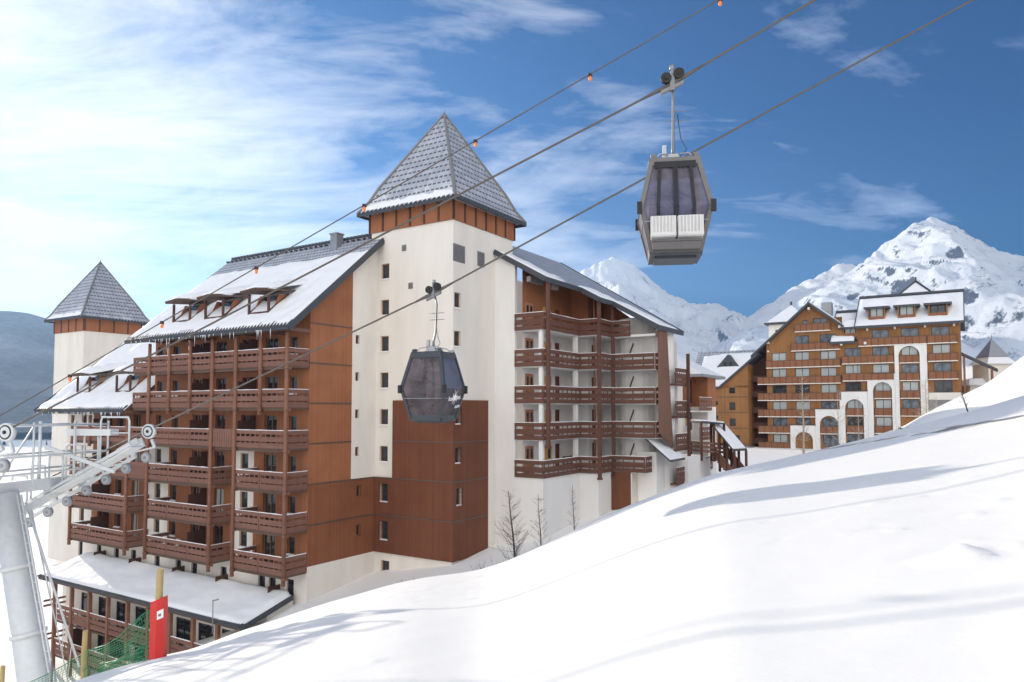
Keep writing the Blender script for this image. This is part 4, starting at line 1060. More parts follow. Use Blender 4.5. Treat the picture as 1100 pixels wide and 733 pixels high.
m=MB(); m.box(-.8,.1,-1.96,-1.905,2.2,3.0); link('window',m.mesh('window',[M['frame_d']]),Tt)
# ------------------------------------------------------------------ gondola lift
RD=Vector((-4.59,1.0,-2.04))                    # rope direction, downhill to the left
RH=Vector((RD.x,RD.y,0)).normalized()           # horizontal part
G1=Vector((3.453,15.2,7.006)); G2=Vector((-2.382,21.8,3.525))
def rp(G,t): return G+RD*t
def rope(G,t0,t1,r,name,label,cat,group=None,mat='rope'):
    m=MB(); n=28; pts=[]
    for i in range(n+1):
        t=lerp(t0,t1,i/n); pts.append(G+DC*t)
    base=pts[n//2].copy()
    m.tube([p-base for p in pts],r,8)
    o=link(name,m.mesh(name,[M[mat]]),None,base); tag(o,label,cat,group); return o
# the ropes bend a little at each grip
DL={1:Vector((-4.59,1.0,-2.09)),2:Vector((-4.59,1.0,-2.01))}; DR={1:Vector((-4.59,1.0,-2.41)),2:Vector((-4.59,1.0,-2.30))}
def rpt(k,G,t): return G+(DL[k] if t>0 else DR[k])*t
def rope_at(k,G,r,t0,t1,label):
    m=MB(); pts=[rpt(k,G,lerp(t0,t1,i/60))-G for i in range(61)]
    m.tube(pts,r,8); m.tube([rpt(k,G,t)-G for t in(-.14,-.05,0,.05,.14)],[r*1.05,r*1.9,r*1.9,r*1.9,r*1.05],8)
    o=link('haul_rope',m.mesh('haul_rope',[M['rope']]),None,G); tag(o,label,'cable'); return o
rope_at(1,G1,.025,-5.0,7.0,'grey steel haul rope carrying the nearer gondola cabin above the roofs')
rope_at(2,G2,.028,-6.5,6.0,'grey steel haul rope carrying the farther cabin down to the pylon wheels')
# communication cable with orange markers
C0_=Vector((1.954,17.6,8.35)); DC=Vector((-4.59,1.0,-2.30))
rope(C0_,-4.5,6.5,.017,'signal_cable','thin dark signal cable hung with small orange marker balls','cable')
mk=None
ts=[-.67,0,.63,1.28,1.95,2.57,3.21]
lab=['highest orange marker ball, by the top edge of the sky','orange marker ball on the cable in open sky left of the near cabin hanger','orange marker ball on the cable beside the tower roof slope','orange marker ball on the cable left of the tower roof eave','orange marker ball on the cable over the main roof ridge snow','orange marker ball on the cable left of the main roof near its west eave','lowest orange marker ball on the cable, below the far tower']
for i,t in enumerate(ts):
    p=C0_+DC*t
    if mk is None:
        m=MB(); R_=[]
        for a in range(7):
            th=math.pi*a/6; R_.append([(.045*math.sin(th)*math.cos(2*math.pi*k/10),.045*math.sin(th)*math.sin(2*math.pi*k/10),-.10+.06*math.cos(th)*(1.3 if th>1.6 else 1)) for k in range(11)])
        m.grid(R_); m.box(-.05,.05,-.02,.02,-.06,.03,1)
        M['marker']=mat_plain('orange marker plastic',(.85,.22,.05),.4); mk=m.mesh('marker_ball',[M['marker'],M['black']])
    o=link('marker_ball',mk,None,p); tag(o,lab[i],'cable marker','orange markers on the signal cable')

M['steel_h']=mat_plain('grey hanger steel',(.20,.205,.215),.4,.4,.15,6)
# cabins ------------------------------------------------
def mat_pane(name,tint,dens=.45):
    m=bpy.data.materials.new(name); m.use_nodes=True; nt=m.node_tree; nt.nodes.clear()
    out=N(nt,'ShaderNodeOutputMaterial'); tr=N(nt,'ShaderNodeBsdfTransparent'); tr.inputs[0].default_value=(*[min(1,x*1.5) for x in tint],1)
    gl=N(nt,'ShaderNodeBsdfGlossy'); gl.inputs['Roughness'].default_value=.3; gl.inputs[0].default_value=(.75,.73,.78,1)
    df=N(nt,'ShaderNodeBsdfDiffuse'); o=objco(nt); refl_mask=ramp(nt,noisen(nt,mapping(nt,o,(1,1,1.8)),1.3,4,.6,.6),[(.3,(0,0,0)),(.7,(1,1,1))])
    nt.links.new(mixc(nt,refl_mask,tuple(x*.45 for x in tint),tuple(x*1.5 for x in tint)),df.inputs[0])  # mottled tint paints blurred reflections into the glazing colour
    m1=N(nt,'ShaderNodeMixShader'); m1.inputs[0].default_value=dens; nt.links.new(tr.outputs[0],m1.inputs[1]); nt.links.new(df.outputs[0],m1.inputs[2])
    fr=N(nt,'ShaderNodeFresnel'); fr.inputs[0].default_value=1.5
    m2=N(nt,'ShaderNodeMixShader'); nt.links.new(mathn(nt,'MULTIPLY',fr.outputs[0],.3,True),m2.inputs[0]); nt.links.new(m1.outputs[0],m2.inputs[1]); nt.links.new(gl.outputs[0],m2.inputs[2])
    nt.links.new(m2.outputs[0],out.inputs[0]); return m
M['pane1']=mat_pane('lilac cabin glazing with painted reflections',(.30,.275,.34),.36)
M['pane2']=mat_pane('grey cabin glazing with painted reflections',(.24,.215,.23),.34)
M['cab1']=mat_plain('dull silver cabin shell',(.15,.145,.145),.4,.35,.15,5)
M['cab2']=mat_plain('dark slate cabin shell',(.05,.058,.068),.4,.2,.2,5)
M['logo']=mat_plain('white lettering',(.88,.88,.90),.5,0,.03)
LV=[(0.0,.53,.50),(.90,.74,.70),(1.98,.50,.46)]   # height, half length (x), half width (y)
def cabin(name,label,G,shell,pane,racks,logo,drop=3.52,yaw=0.0,hk=.06):
    org=G-Vector((0,0,drop))
    root=link(name,None,None,org); root.rotation_euler=(0,0,math.atan2(-RH.y,-RH.x)+yaw); tag(root,label,'gondola cabin')
    P=lambda nm,m,mats,par=None:link(nm,m.mesh(nm,mats),par or root)
    def corner(sx,sy,i): z,x,y=LV[i]; return Vector((sx*x,sy*y,z))
    # frame: four bent corner pillars, sill, belt and roof rails
    for sx in(-1,1):
        for sy in(-1,1):
            f=MB()
            c=[corner(sx,sy,i) for i in range(3)]
            for i in (0,1):
                a,b=c[i],c[i+1]; w=.075
                ins=Vector((-sx*w,-sy*w,0))
                ax=Vector((-sx*w*1.25,0,0)); ay=Vector((0,-sy*w*1.25,0)); e=Vector((sx*.012,sy*.012,0))
                f.hexa([a+e,a+ax+e,a+ax+ay+e,a+ay+e,b+e,b+ax+e,b+ax+ay+e,b+ay+e])
            t=c[2]; u=t+(c[2]-c[1])*.10                      # pillar ends rise over the roof edge
            f.hexa([t+Vector((-sx*.0,-sy*.0,0)),t+Vector((-sx*.10,0,0)),t+Vector((-sx*.10,-sy*.10,0)),t+Vector((0,-sy*.10,0)),u,u+Vector((-sx*.10,0,0)),u+Vector((-sx*.10,-sy*.10,0)),u+Vector((0,-sy*.10,0))])
            P('pillar',f,[shell])
    def ring(i,h0,h1,gr,m,inset=.0):
        z,x,y=LV[i]; x-=inset; y-=inset
        for s in(-1,1):
            m.box(-x,x,s*y-.035,s*y+.035,z+h0,z+h1); m.box(s*x-.035,s*x+.035,-y+.036,y-.036,z+h0,z+h1)
    m=MB(); ring(0,-.02,.15,0,m,.03); P('sill_rail',m,[shell])
    m=MB(); z,x,y=LV[2]; m.box(-x+.06,x-.06,-y+.06,y-.06,z-.03,z+.03); ring(2,-.16,.0,0,m,-.0); P('roof',m,[shell])
    m=MB(); z,x,y=LV[0]; m.box(-x,x,-y,y,-.07,-.021); m.box(-x*.8,x*.8,-y*.7,y*.7,-.12,-.071); P('floor',m,[M['cab2']])
    # benches inside
    m=MB()
    for s in(-1,1): m.box(s*.58,s*.28,-.52,.52,.42,.47); m.box(s*.50,s*.54,-.45,.45,.5,1.15)
    P('bench',m,[M['steel_d']])
    # panes: lower and upper on each side
    for sy in(-1,1):
        m=MB()
        for i in(0,1):
            a,b=corner(-1,sy,i),corner(1,sy,i); c,d=corner(1,sy,i+1),corner(-1,sy,i+1); k=Vector((0,-sy*.02,0)); m.face([a+k,b+k,c+k,d+k])
        P('side_pane',m,[pane])
    for sx in(-1,1):
        m=MB()
        for i in(0,1):
            a,b=corner(sx,-1,i),corner(sx,1,i); c,d=corner(sx,1,i+1),corner(sx,-1,i+1); k=Vector((-sx*.02,0,0)); m.face([a+k,b+k,c+k,d+k])
        P('end_pane',m,[pane])
    # belt line and bumpers at the widest level
    m=MB(); z,x,y=LV[1]; x=lerp(LV[0][1],x,.68)-.0; y=lerp(LV[0][2],y,.68)
    for s in(-1,1): m.box(-x+.02,x-.02,s*y-.012,s*y+.012,z-.30,z-.285); m.box(s*x-.012,s*x+.012,-y+.02,y-.02,z-.30,z-.285)
    P('belt_line',m,[M['steel_d']])
    for sx in(-1,1):
        for sy in(-1,1):
            m=MB(); c=corner(sx,sy,1); m.box(c.x-.05+sx*.0,c.x+.05+sx*.0,c.y-.05+sy*.0,c.y+.05+sy*.0,c.z-.14,c.z+.10); P('bumper',m,[M['black']])
    # door side
    def facept(u,z,sy,o=.0):
        if z<LV[1][0]: t=z/LV[1][0]; y=lerp(LV[0][2],LV[1][2],t)
        else: t=(z-LV[1][0])/(LV[2][0]-LV[1][0]); y=lerp(LV[1][2],LV[2][2],t)
        return Vector((u,sy*(y+o),z))
    sd=-1 if racks else 1
    m=MB()
    for u,w in ((-.36,.065),(-.03,.045),(.03,.045),(.36,.065)):
        for (z0,z1) in ((.14,.90),(.90,1.82)):
            k=.92 if abs(u)>.2 else 1
            u0=u*(.95 if z0<.5 else 1); u1=u if z1<1 else u*.86
            a,b=facept(u0,z0,sd,.012),facept(u1,z1,sd,.012); m.bar(a,b,w,.03)
    m.bar(facept(-.42,1.82,sd,.01),facept(.42,1.82,sd,.01),.04,.13); m.bar(facept(-.5,.16,sd,.01),facept(.5,.16,sd,.01),.04,.05)
    P('door_seal',m,[M['black']])
    if racks:
        for u in (-.27,.27):
            m=MB(); y=-(LV[0][2]+.10)
            for i in range(7):
                x=u-.235+i*.0675; m.box(x,x+.028,-.905,-.877,.311,.645)
            m.box(u-.25,u+.25,-.68,-.60,.22,.68); m.box(u-.25,u+.25,-.875,-.845,.26,.65); m.box(u-.25,u+.25,-.91,-.877,.26,.31); m.box(u-.25,u+.25,-.91,-.682,.24,.257)
            P('ski_rack',m,[M['rack']])
        m=MB(); m.hexa([(-.48,-.66,.02),(.48,-.66,.02),(.48,-.51,.02),(-.48,-.51,.02),(-.50,-.72,.16),(.50,-.72,.16),(.50,-.54,.16),(-.50,-.54,.16)]); m.box(-.51,.51,-.75,-.66,.165,.20)
        P('door_step',m,[M['cab1']])
    # roof gear, hanger, grip
    m=MB(); zt_=LV[2][0]
    for sx in(-1,1):
        m.tube([(sx*.40,-.34,zt_+.03),(sx*.30,-.30,zt_+.14),(0,0,zt_+.22)],.018,6); m.tube([(sx*.40,.34,zt_+.03),(sx*.30,.30,zt_+.14),(0,0,zt_+.22)],.018,6)
        m.box(sx*.44-.05,sx*.44+.05,-.42,-.30,zt_+.03,zt_+.10); m.box(sx*.44-.05,sx*.44+.05,.30,.42,zt_+.03,zt_+.10)
    m.box(-.12,.12,-.12,.12,zt_+.03,zt_+.2); m.box(-.22,-.14,-.05,.05,zt_+.03,zt_+.42)
    P('suspension_frame',m,[M['steel']])
    m=MB(); m.tube([(0,0,zt_+.15),(0,0,zt_+.35),(hk*.6,.02,zt_+.62),(hk,.02,drop-.35),(hk*.5,0,drop-.12)],[.04,.036,.032,.028,.028],8)
    for z in (drop-.62,drop-.82): m.tube([(-.16,0,z),(.36,0,z)],.009,5)
    h=P('hanger',m,[M['steel_h']])
    m=MB(); m.tube([(.10,-.05,drop-.7),(.16,-.06,zt_+.55),(.28,-.1,zt_+.28),(.12,-.1,zt_+.12)],.008,5); P('cable_loop',m,[M['black']],h)
    m=MB(); sl=RD.z/math.hypot(RD.x,RD.y)
    m.box(-.05,.05,-.06,.06,drop-.16,drop+.16)
    m.hexa([(-.24,-.045,drop-.13+.24*sl*1),(.24,-.045,drop-.13-.24*sl),(.24,.045,drop-.13-.24*sl),(-.24,.045,drop-.13+.24*sl),(-.24,-.045,drop-.05+.24*sl),(.24,-.045,drop-.05-.24*sl),(.24,.045,drop-.05-.24*sl),(-.24,.045,drop-.05+.24*sl)])
    m.box(-.03,.03,-.05,.05,drop+.15,drop+.30)
    g=P('grip',m,[M['steel_h']])
    for sx,zz in ((-.13,drop+.10),(.14,drop+.19)):
        m=MB(); m.tube([(sx,-.10,zz),(sx,.0,zz)],.115,14); m.tube([(sx,-.12,zz),(sx,-.1,zz)],.04,8); P('roller',m,[M['black']],g)
    m=MB(); m.tube([(0,0,drop+.29),(0,-.0,drop+.40)],.055,8); P('lever',m,[M['steel_d']],g)
    if logo:
        def txt(s,size,u,z,nm):
            cu=bpy.data.curves.new(nm,'FONT'); cu.body=s; cu.size=size; cu.extrude=.004; cu.align_x='CENTER'
            tmp=bpy.data.objects.new('tmp',cu); col.objects.link(tmp); bpy.context.view_layer.update()
            me=bpy.data.meshes.new_from_object(tmp.evaluated_get(bpy.context.evaluated_depsgraph_get())); bpy.data.objects.remove(tmp)
            me.materials.clear(); me.materials.append(M['logo'])
            o=link(nm,me,root)
            # uphill end face, lower pane: leans outwards going up
            x0,x1=LV[0][1],LV[1][1]; tl=math.atan2(x1-x0,LV[1][0]); 
            xx=lerp(x0,x1,z/LV[1][0])+.012
            o.matrix_local=Matrix.Translation((xx,u,z))@Matrix.Rotation(tl,4,'Y')@Matrix.Rotation(R(90),4,'Z')@Matrix.Rotation(R(90),4,'X')@Matrix.Rotation(R(6),4,'Z')
            return o
        txt('les2alpes',.21,.08,.56,'lettering'); txt('.com',.17,.34,.33,'lettering')
        m=MB()
        for i in range(4):
            t=R(15+45*i); dy,dz=math.cos(t)*.19,math.sin(t)*.23
            xf=lambda z:lerp(LV[0][1],LV[1][1],z/LV[1][0])+.02
            z0=.64; a=Vector((xf(z0-dz),.05-dy,z0-dz)); b=Vector((xf(z0+dz),.05+dy,z0+dz))
            d=(b-a); n=Vector((0,-d.z,d.y)).normalized()*.022
            m.face([a-n*.3,(a+b)/2-n,b-n*.3,b+n*.3,(a+b)/2+n,a+n*.3])
        P('star_emblem',m,[M['logo']])
    return root
cabin('gondola_cabin','silver framed gondola cabin with white ski racks on its doors, hanging high against blue sky',G1,M['cab1'],M['pane1'],True,False,3.76,R(4),.02)
cabin('gondola_cabin','dark framed gondola cabin with white lettering, hanging in front of the cream tower wall',G2,M['cab2'],M['pane2'],False,True,3.82,R(-10),.10)

# pylon -------------------------------------------------
PT=Vector((-15.38,22.0,-2.55)); PBt=Vector((-13.1,22.0,-13.5))
py=link('lift_pylon',None,None,PBt); tag(py,'leaning galvanised lift pylon with sheave trains, catwalk hoops and ladder at the left edge','lift pylon')
def pp_(nm,m,mats,par=None): return link(nm,m.mesh(nm,mats),par or py,(-PBt if par is None else Vector((0,0,0))))
M['steel_w']=mat_plain('frosted galvanised steel',(.60,.62,.63),.45,.15,.14,6)
m=MB(); ax=(PT-PBt)
m.tube([PBt,PBt+ax*.3,PBt+ax*.301,PBt+ax*.62,PBt+ax*.621,PT],[.66,.55,.54,.44,.43,.37],24)
for k in (.3,.62,.80): m.tube([PBt+ax*(k-.006),PBt+ax*(k+.006)],[.63-.27*k+.03]*2,24)
pp_('mast',m,[M['steel_w']])
m=MB(); ya=Vector((-RH.y,RH.x,0)); 
if ya.y<0: ya=-ya
ct=PT+Vector((0,0,.15))
m.bar(ct-ya*3.3,ct+ya*3.0,.3,.36); m.bar(ct-Vector((0,0,.9)),ct+ya*2.6-Vector((0,0,.1)),.2,.22); m.bar(ct-Vector((0,0,.9)),ct-ya*2.8-Vector((0,0,.1)),.2,.22)
pp_('crossarm',m,[M['steel_w']])
rdn=RD.normalized()
def train(Gc,t0,t1,side,nw):
    k_=1 if Gc is G1 else 2; a=rpt(k_,Gc,t0); b=rpt(k_,Gc,t1); un=rdn.cross(ya).normalized()
    if un.z<0: un=-un
    L=(b-a).length
    sg=MB()
    ctr=(a+b)/2; off=-un*.42
    bow=lambda s:-.55*(s**2)*.0
    # main beam and rocker beams
    sg.bar(a+(b-a)*.04-un*.36,b-un*.95,.09,.15); sg.bar(a+(b-a)*.1-un*.62,b-un*1.25,.08,.10)
    for i in range(nw//2):
        s=(i*2+.5)/nw; s2=(i*2+1.5)/nw
        p=lerp(a,b,s)-un*(.16+.62*s); q=lerp(a,b,s2)-un*(.16+.62*s2)
        sg.bar(p-ya*.12,q-ya*.12,.04,.2); sg.bar(p+ya*.12,q+ya*.12,.04,.2); sg.bar((p+q)/2,(p+q)/2-un*.45,.1,.14)
    for i in range(9):
        s=i/8; p=lerp(a,b,s); sg.bar(p-un*(.34+.6*s),p-un*(.62+.62*s),.07,.07); 
        if i<8: sg.bar(p-un*(.62+.62*s),lerp(a,b,(i+1)/8)-un*(.34+.6*(i+1)/8),.05,.05)
    o=pp_('sheave_train',sg,[M['steel_w']])
    for i in range(nw):
        s=(i+.5)/nw; c=lerp(a,b,s)-un*(.78+.52*s)-ya*.0; wm=MB(); wm.tube([c-ya*.05,c+ya*.05],.17,16); wm.tube([c-ya*.062,c+ya*.062],.125,14,1); wm.tube([c-ya*.09,c+ya*.09],.05,8)
        pp_('sheave_wheel',wm,[M['steel_d'],M['steel']],o)
    c=a-un*.05; wm=MB(); wm.tube([c-ya*.06,c+ya*.06],.24,20,1); wm.tube([c-ya*.068,c+ya*.068],.19,18,0); wm.tube([c-ya*.075,c+ya*.075],.15,18,1); wm.tube([c-ya*.1,c+ya*.1],.05,10,0); pp_('end_wheel',wm,[M['black'],M['steel_w']],o)
    return a,b,un
a,b,un=train(G2,2.10,3.75,1,10)
cw=MB()                                        # catwalk on the near side with hoop rails
side=-ya*.75
for s0,s1 in ((.0,1.0),):
    cw.bar(a+side-un*.55,b+side-un*1.1,.55,.05)
    cw.bar(a+side*1.35-un*.45,b+side*1.35-un*1.0,.05,.09)
co=pp_('catwalk',cw,[M['steel_w']])
for s0,s1 in ((.015,.155),(.165,.235),(.25,.325),(.34,.41),(.43,.50),(.52,.60),(.62,.70)):
    m=MB(); p=lerp(a,b,s0)+side*1.3-un*(.5+.55*s0); q=lerp(a,b,s1)+side*1.3-un*(.5+.55*s1); Z=Vector((0,0,1.0)); z2=Vector((0,0,.88))
    base=min(p.z,q.z); top=max(p.z,q.z)+.95
    p1=Vector((p.x,p.y,top)); q1=Vector((q.x,q.y,top)); d=(q1-p1)*.12
    m.tube([p,Vector((p.x,p.y,top-.12)),p1+d*.4,p1+d,q1-d,q1-d*.4,Vector((q.x,q.y,top-.12)),q],.032,6)
    m.tube([Vector((p.x,p.y,top-.5)),Vector((q.x,q.y,top-.5))],.02,5)
    pp_('hoop_rail',m,[M['steel_w']],co)
a1,b1,un1=train(G1,3.62,4.9,-1,8)
m=MB()                                          # lattice service gantry over the crossarm
for s in (-2.9,-1.6,-.3,1.2,2.6):
    p=ct+ya*s; m.tube([p,p+Vector((0,0,2.0))],.05,6); 
    for h in (1.0,1.9): m.tube([p+Vector((0,0,h))-RH*.0,p+Vector((0,0,h))-RH*1.3],.03,5)
    m.tube([p-RH*1.3+Vector((0,0,.2)),p-RH*1.3+Vector((0,0,2.0))],.035,5)
for h in (.5,1.0,1.9): m.tube([ct-ya*2.9+Vector((0,0,h)),ct+ya*2.6+Vector((0,0,h))],.035,6); m.tube([ct-ya*2.9-RH*1.3+Vector((0,0,h)),ct+ya*2.6-RH*1.3+Vector((0,0,h))],.035,6)
for s in (-2.9,-.3): m.tube([ct+ya*s+Vector((0,0,.1)),ct+ya*(s+1.3)+Vector((0,0,1.9))],.03,5)
m.bar(ct+ya*1.2-RH*.2+Vector((0,0,1.2)),ct+ya*1.2-RH*2.8+Vector((0,0,.45)),.07,.11)
m.box(ct.x+1.2,ct.x+2.6,ct.y+1.0,ct.y+1.5,ct.z+1.55,ct.z+1.75)
pp_('gantry',m,[M['steel_w']])
m=MB(); s1=Vector((.62,-.25,0))                 # ladder with safety hoops
for o_ in (0,.35): m.tube([PBt+s1+Vector((o_*.6,-o_*.4,0)),PT+s1*.85+Vector((o_*.6,-o_*.4,0))],.03,6)
for i in range(38):
    t=i/38; p=lerp(PBt+s1,PT+s1*.85,t); m.tube([p,p+Vector((.21,-.14,0))],.014,5)
pp_('ladder',m,[M['steel_w']])
m=MB(); m.tube([PT+Vector((.45,.3,-.3)),PBt+Vector((-.15,.5,5.6))],.035,6); m.tube([PT+Vector((.55,.4,-.5)),PBt+Vector((-.5,.6,5))],.02,5)
for i in range(7):
    t=i/7; p=lerp(PT+Vector((.45,.3,-.3)),PBt+Vector((-.15,.5,5.6)),t); q=lerp(PT+Vector((.55,.4,-.5)),PBt+Vector((-.5,.6,5)),t+.1); m.tube([p,q],.014,4)
pp_('stay_bars',m,[M['post'] if False else M['steel_w']])
# ------------------------------------------------------------------ terrain
CREST=[(-1.0642,-.5759),(-.8183,-.4722),(-.6947,-.4106),(-.5962,-.3686),(-.5196,-.3469),(-.4856,-.3356),(-.4647,-.3323),(-.4325,-.3288),(-.3823,-.3051),(-.3292,-.2901),(-.2672,-.2676),(-.191,-.2475),(-.1605,-.2378),(-.1083,-.2290),(-.0418,-.2215),(.014,-.199),(.0665,-.1744),(.1152,-.1523),(.1923,-.1198),(.2503,-.0994),(.2955,-.0841),(.3857,-.0662),(.4478,-.0516),(.5411,-.0277),(.6269,-.0059),(.7103,.0186),(.907,.0834),(1.2379,.1945)]
YC=[(-1.2,14),(-.6,17.5),(-.48,18),(-.3,22),(-.1,26),(.1,28),(.7,30),(1.2,30)]
BANK=[(.40,-.10),(.4953,-.0547),(.5373,-.0264),(.5805,-.002),(.6264,.0199),(.6592,.0354),(.6884,.0562),(.7123,.0743),(.7787,.1159),(.9786,.2208)]
def smx(a,b,k):
    h=clamp(.5+.5*(a-b)/k,0,1); return lerp(b,a,h)+k*h*(1-h)*.5*1.0
def smcrest(t):
    return (pl(CREST,t-.04)+2*pl(CREST,t-.02)+3*pl(CREST,t)+2*pl(CREST,t+.02)+pl(CREST,t+.04))/9
def hfar(X,Y):
    h=clamp(-9.75+.215*X,-20.5,-6.4)
    if X<-14: h=min(h,-12.8-.42*(-14-X)) ; h=max(h,-20.5)
    h+=.47*max(0,min(X-51,30))*clamp((Y-70)/30,0,1)
    h-=clamp((Y-150)/200,0,1)*14
    return h
def ground(X,Y):
    t=clamp(X/max(Y,.5),-1.3,1.3)
    h0=2.25
    yc=pl(YC,t); e=smcrest(t)
    if Y<0: 
        zn=-h0+.30*X*clamp(1+Y/10,0.3,1)*.9-.02*Y
        zn+=.0
    else:
        Xc=t*Y
        if Y<yc: zn=e*Y-h0*(1-Y/yc)**2
        else: zn=e*Y-.035*(Y-yc)**2
        zn+=.30*(X-Xc)
    f=hfar(X,Y)
    z=zn if Y<yc-1 else smx(zn,f,.6)
    if Y<yc-1 : z=zn
    if Y>34 and X>14:
        tb=clamp(X/Y,.3,1.2); eb=pl(BANK,tb); zb=eb*Y-.02*(Y-60)**2-(0 if Y<60 else .05*(Y-60))
        z=smx(z,zb,.4) if zb>z-2 else z
    # wind ripples and old tracks
    d=math.hypot(X,Y)
    if d<70:
        z+=.03*noise.noise((X*.22,Y*.22,1.0))+.012*noise.noise((X*1.1+3,Y*1.9,4))*clamp(1-d/60,0,1)
        z+=.02*noise.noise((X*.55-Y*.2,Y*.35,9))
    return z
random.seed(21)
def onground(t,m_):                              # where a sight line meets the slope
    Y=3.0
    while Y<26 and m_*Y>ground(t*Y,Y): Y+=.02
    return t*Y,Y
LUMPS=[]
for t_,m_,r_,h_ in ((.612,-.203,.17,.13),(.640,-.205,.10,.05),(.560,-.209,.07,.04),(.633,-.182,.06,.04),(.694,-.187,.08,.05),(.637,-.146,.07,.05),(.532,-.166,.06,.04),(.668,-.128,.08,.05),(.703,-.222,.14,.08),(.46,-.17,.05,.03),(.50,-.13,.06,.04),(.575,-.118,.06,-.04),(.35,-.155,.06,-.04)):
    x_,y_=onground(t_,m_); LUMPS.append((x_,y_,r_,h_))
for i in range(26): LUMPS.append((random.uniform(-2,9),random.uniform(8,20),random.uniform(.04,.09),random.uniform(-.05,.04)))
for i in range(60): 
    u=random.uniform(-3.2,.2); LUMPS.append((u+random.uniform(-.6,.6),17.5+random.uniform(-2.2,2.2)+u*.5,random.uniform(.05,.10),random.uniform(-.05,.035)))
for i in range(14): LUMPS.append((-9+.33*i+random.uniform(-.1,.1),15.2+.06*i+random.uniform(-.15,.15),.11,-.06))
def near(X,Y):
    z=ground(X,Y)
    for lx,ly,r,h in LUMPS:
        d2=((X-lx)**2+(Y-ly)**2)/(r*r)
        if d2<9: z+=h*math.exp(-d2)
    return z
gm=MB()
def axis(parts):
    out=[]
    for a,b,s in parts:
        n=max(1,int(round((b-a)/s)))
        out+=[a+(b-a)*i/n for i in range(n)]
    return out+[parts[-1][1]]
xs=axis([(-4500,-1500,1500),(-1500,-300,200),(-300,-80,22),(-80,-30,2.5),(-30,-14,.8),(-14,-6,.3),(-6,12,.09),(11,20,.35),(20,50,.8),(50,110,3),(110,400,30),(400,1500,220),(1500,4500,1500)])
ys=axis([(-900,-200,700),(-200,-20,20),(-20,3,2.0),(3,5,.2),(5,15,.08),(15,22,.16),(22,34,.3),(34,70,.8),(70,130,3),(130,400,27),(400,1500,220),(1500,5400,1100)])
P=[]
for x in xs: P.append([(x,y,near(x,y)) for y in ys])
gm.grid(P)
g=link('snow_ground',gm.mesh('snow_ground',[M['snowg']])); tag(g,None,None,None,'structure')
G=ground
# ------------------------------------------------------------------ mountains
def mat_mtn(name,snowc,rockc,cover):
    m,nt,b=newmat(name); o=objco(nt); geo=N(nt,'ShaderNodeNewGeometry'); sep=N(nt,'ShaderNodeSeparateXYZ'); nt.links.new(geo.outputs['Normal'],sep.inputs[0])
    n1=noisen(nt,o,.008,8,.65); n2=noisen(nt,mapping(nt,o,(1.6,1,.6)),.03,8,.72)
    s=mathn(nt,'ADD',sep.outputs[2],mathn(nt,'ADD',mathn(nt,'MULTIPLY',mathn(nt,'SUBTRACT',n1,.5),1.2),mathn(nt,'MULTIPLY',mathn(nt,'SUBTRACT',n2,.5),.9)))
    f=ramp(nt,mathn(nt,'SUBTRACT',s,cover),[(.40,(0,0,0)),(.50,(1,1,1))])
    rock=mixc(nt,n2,rockc,tuple(x*2.0 for x in rockc))
    n3=noisen(nt,mapping(nt,o,(1,.6,.8)),.11,6,.7); f2=mathn(nt,'MULTIPLY',f,ramp(nt,mathn(nt,'ADD',n3,mathn(nt,'MULTIPLY',n1,.9)),[(.74,(.35,)*3),(.86,(1,)*3)]))
    nt.links.new(mixc(nt,f2,rock,snowc),b.inputs['Base Color']); b.inputs['Roughness'].default_value=.85; b.inputs['Specular IOR Level'].default_value=.1
    bump(nt,b,n2,.9,10); return m
def range_mesh(name,sil,D,foot,depth,seed,mat,amp,nu=260,nv=90,t0=None,t1=None,gully=1.0,back=.6,roughsil=.02):
    m=MB(); t0=sil[0][0] if t0 is None else t0; t1=sil[-1][0] if t1 is None else t1
    P=[]
    for i in range(nu+1):
        t=lerp(t0,t1,i/nu); e=pl(sil,t)
        row=[]
        for j in range(nv+1):
            v=j/nv
            if v<=.72:
                s=v/.72; Y=lerp(D-depth,D,s)
                base=lerp(foot,e*D,s**1.25)
                w=math.sin(math.pi*min(1,s))**.8
            else:
                s=(v-.72)/.28; Y=D+depth*.5*s; base=e*D*(1-s*back); w=s*.5
            X=t*D+(t*(Y-D))*.55
            p=Vector((X*.0010+seed,Y*.0010,seed*.37))
            wx=.35*noise.noise(p*2.2); q=Vector((X*.0042+seed+wx,Y*.0013+wx*.6,1.3))
            rib=1-abs(noise.noise(q))*2; rib2=1-abs(noise.noise(q*2.3+Vector((3,1,7))))*2; rib3=1-abs(noise.noise(q*5.1+Vector((1,8,2))))*2
            big=1-abs(noise.noise(p*1.7))*2
            fr=noise.fractal(p*11,.8,2.2,6)
            hh=amp*(.30*(big-.4)+.40*(rib-.4)+.20*(rib2-.4)+.09*(rib3-.3)+.05*fr)*w
            if v>.6: hh+=amp*.08*(rib3+fr*.9)*min(1,(v-.6)*6)
            row.append((X,Y,max(base+hh, foot-40)))
        P.append(row)
    m.grid(P); o=link(name,m.mesh(name,[mat])); tag(o,None,None,None,'structure'); return o
RID=[(.20,.04),(.3112,.1003),(.3504,.1159),(.3899,.1421),(.4294,.1643),(.4623,.1814),(.4955,.2063),(.5221,.2274),(.5555,.2538),(.5886,.2671),(.6144,.2565),(.6464,.2366),(.6785,.2208),(.7171,.2063),(.8204,.1814),(.9747,.1421),(1.2,.10)]
MID=[(.18,.06),(.2464,.1003),(.2985,.1133),(.3391,.1342),(.3904,.1669),(.4298,.1866),(.4628,.2024),(.5005,.1971),(.5339,.1814),(.6,.15)]
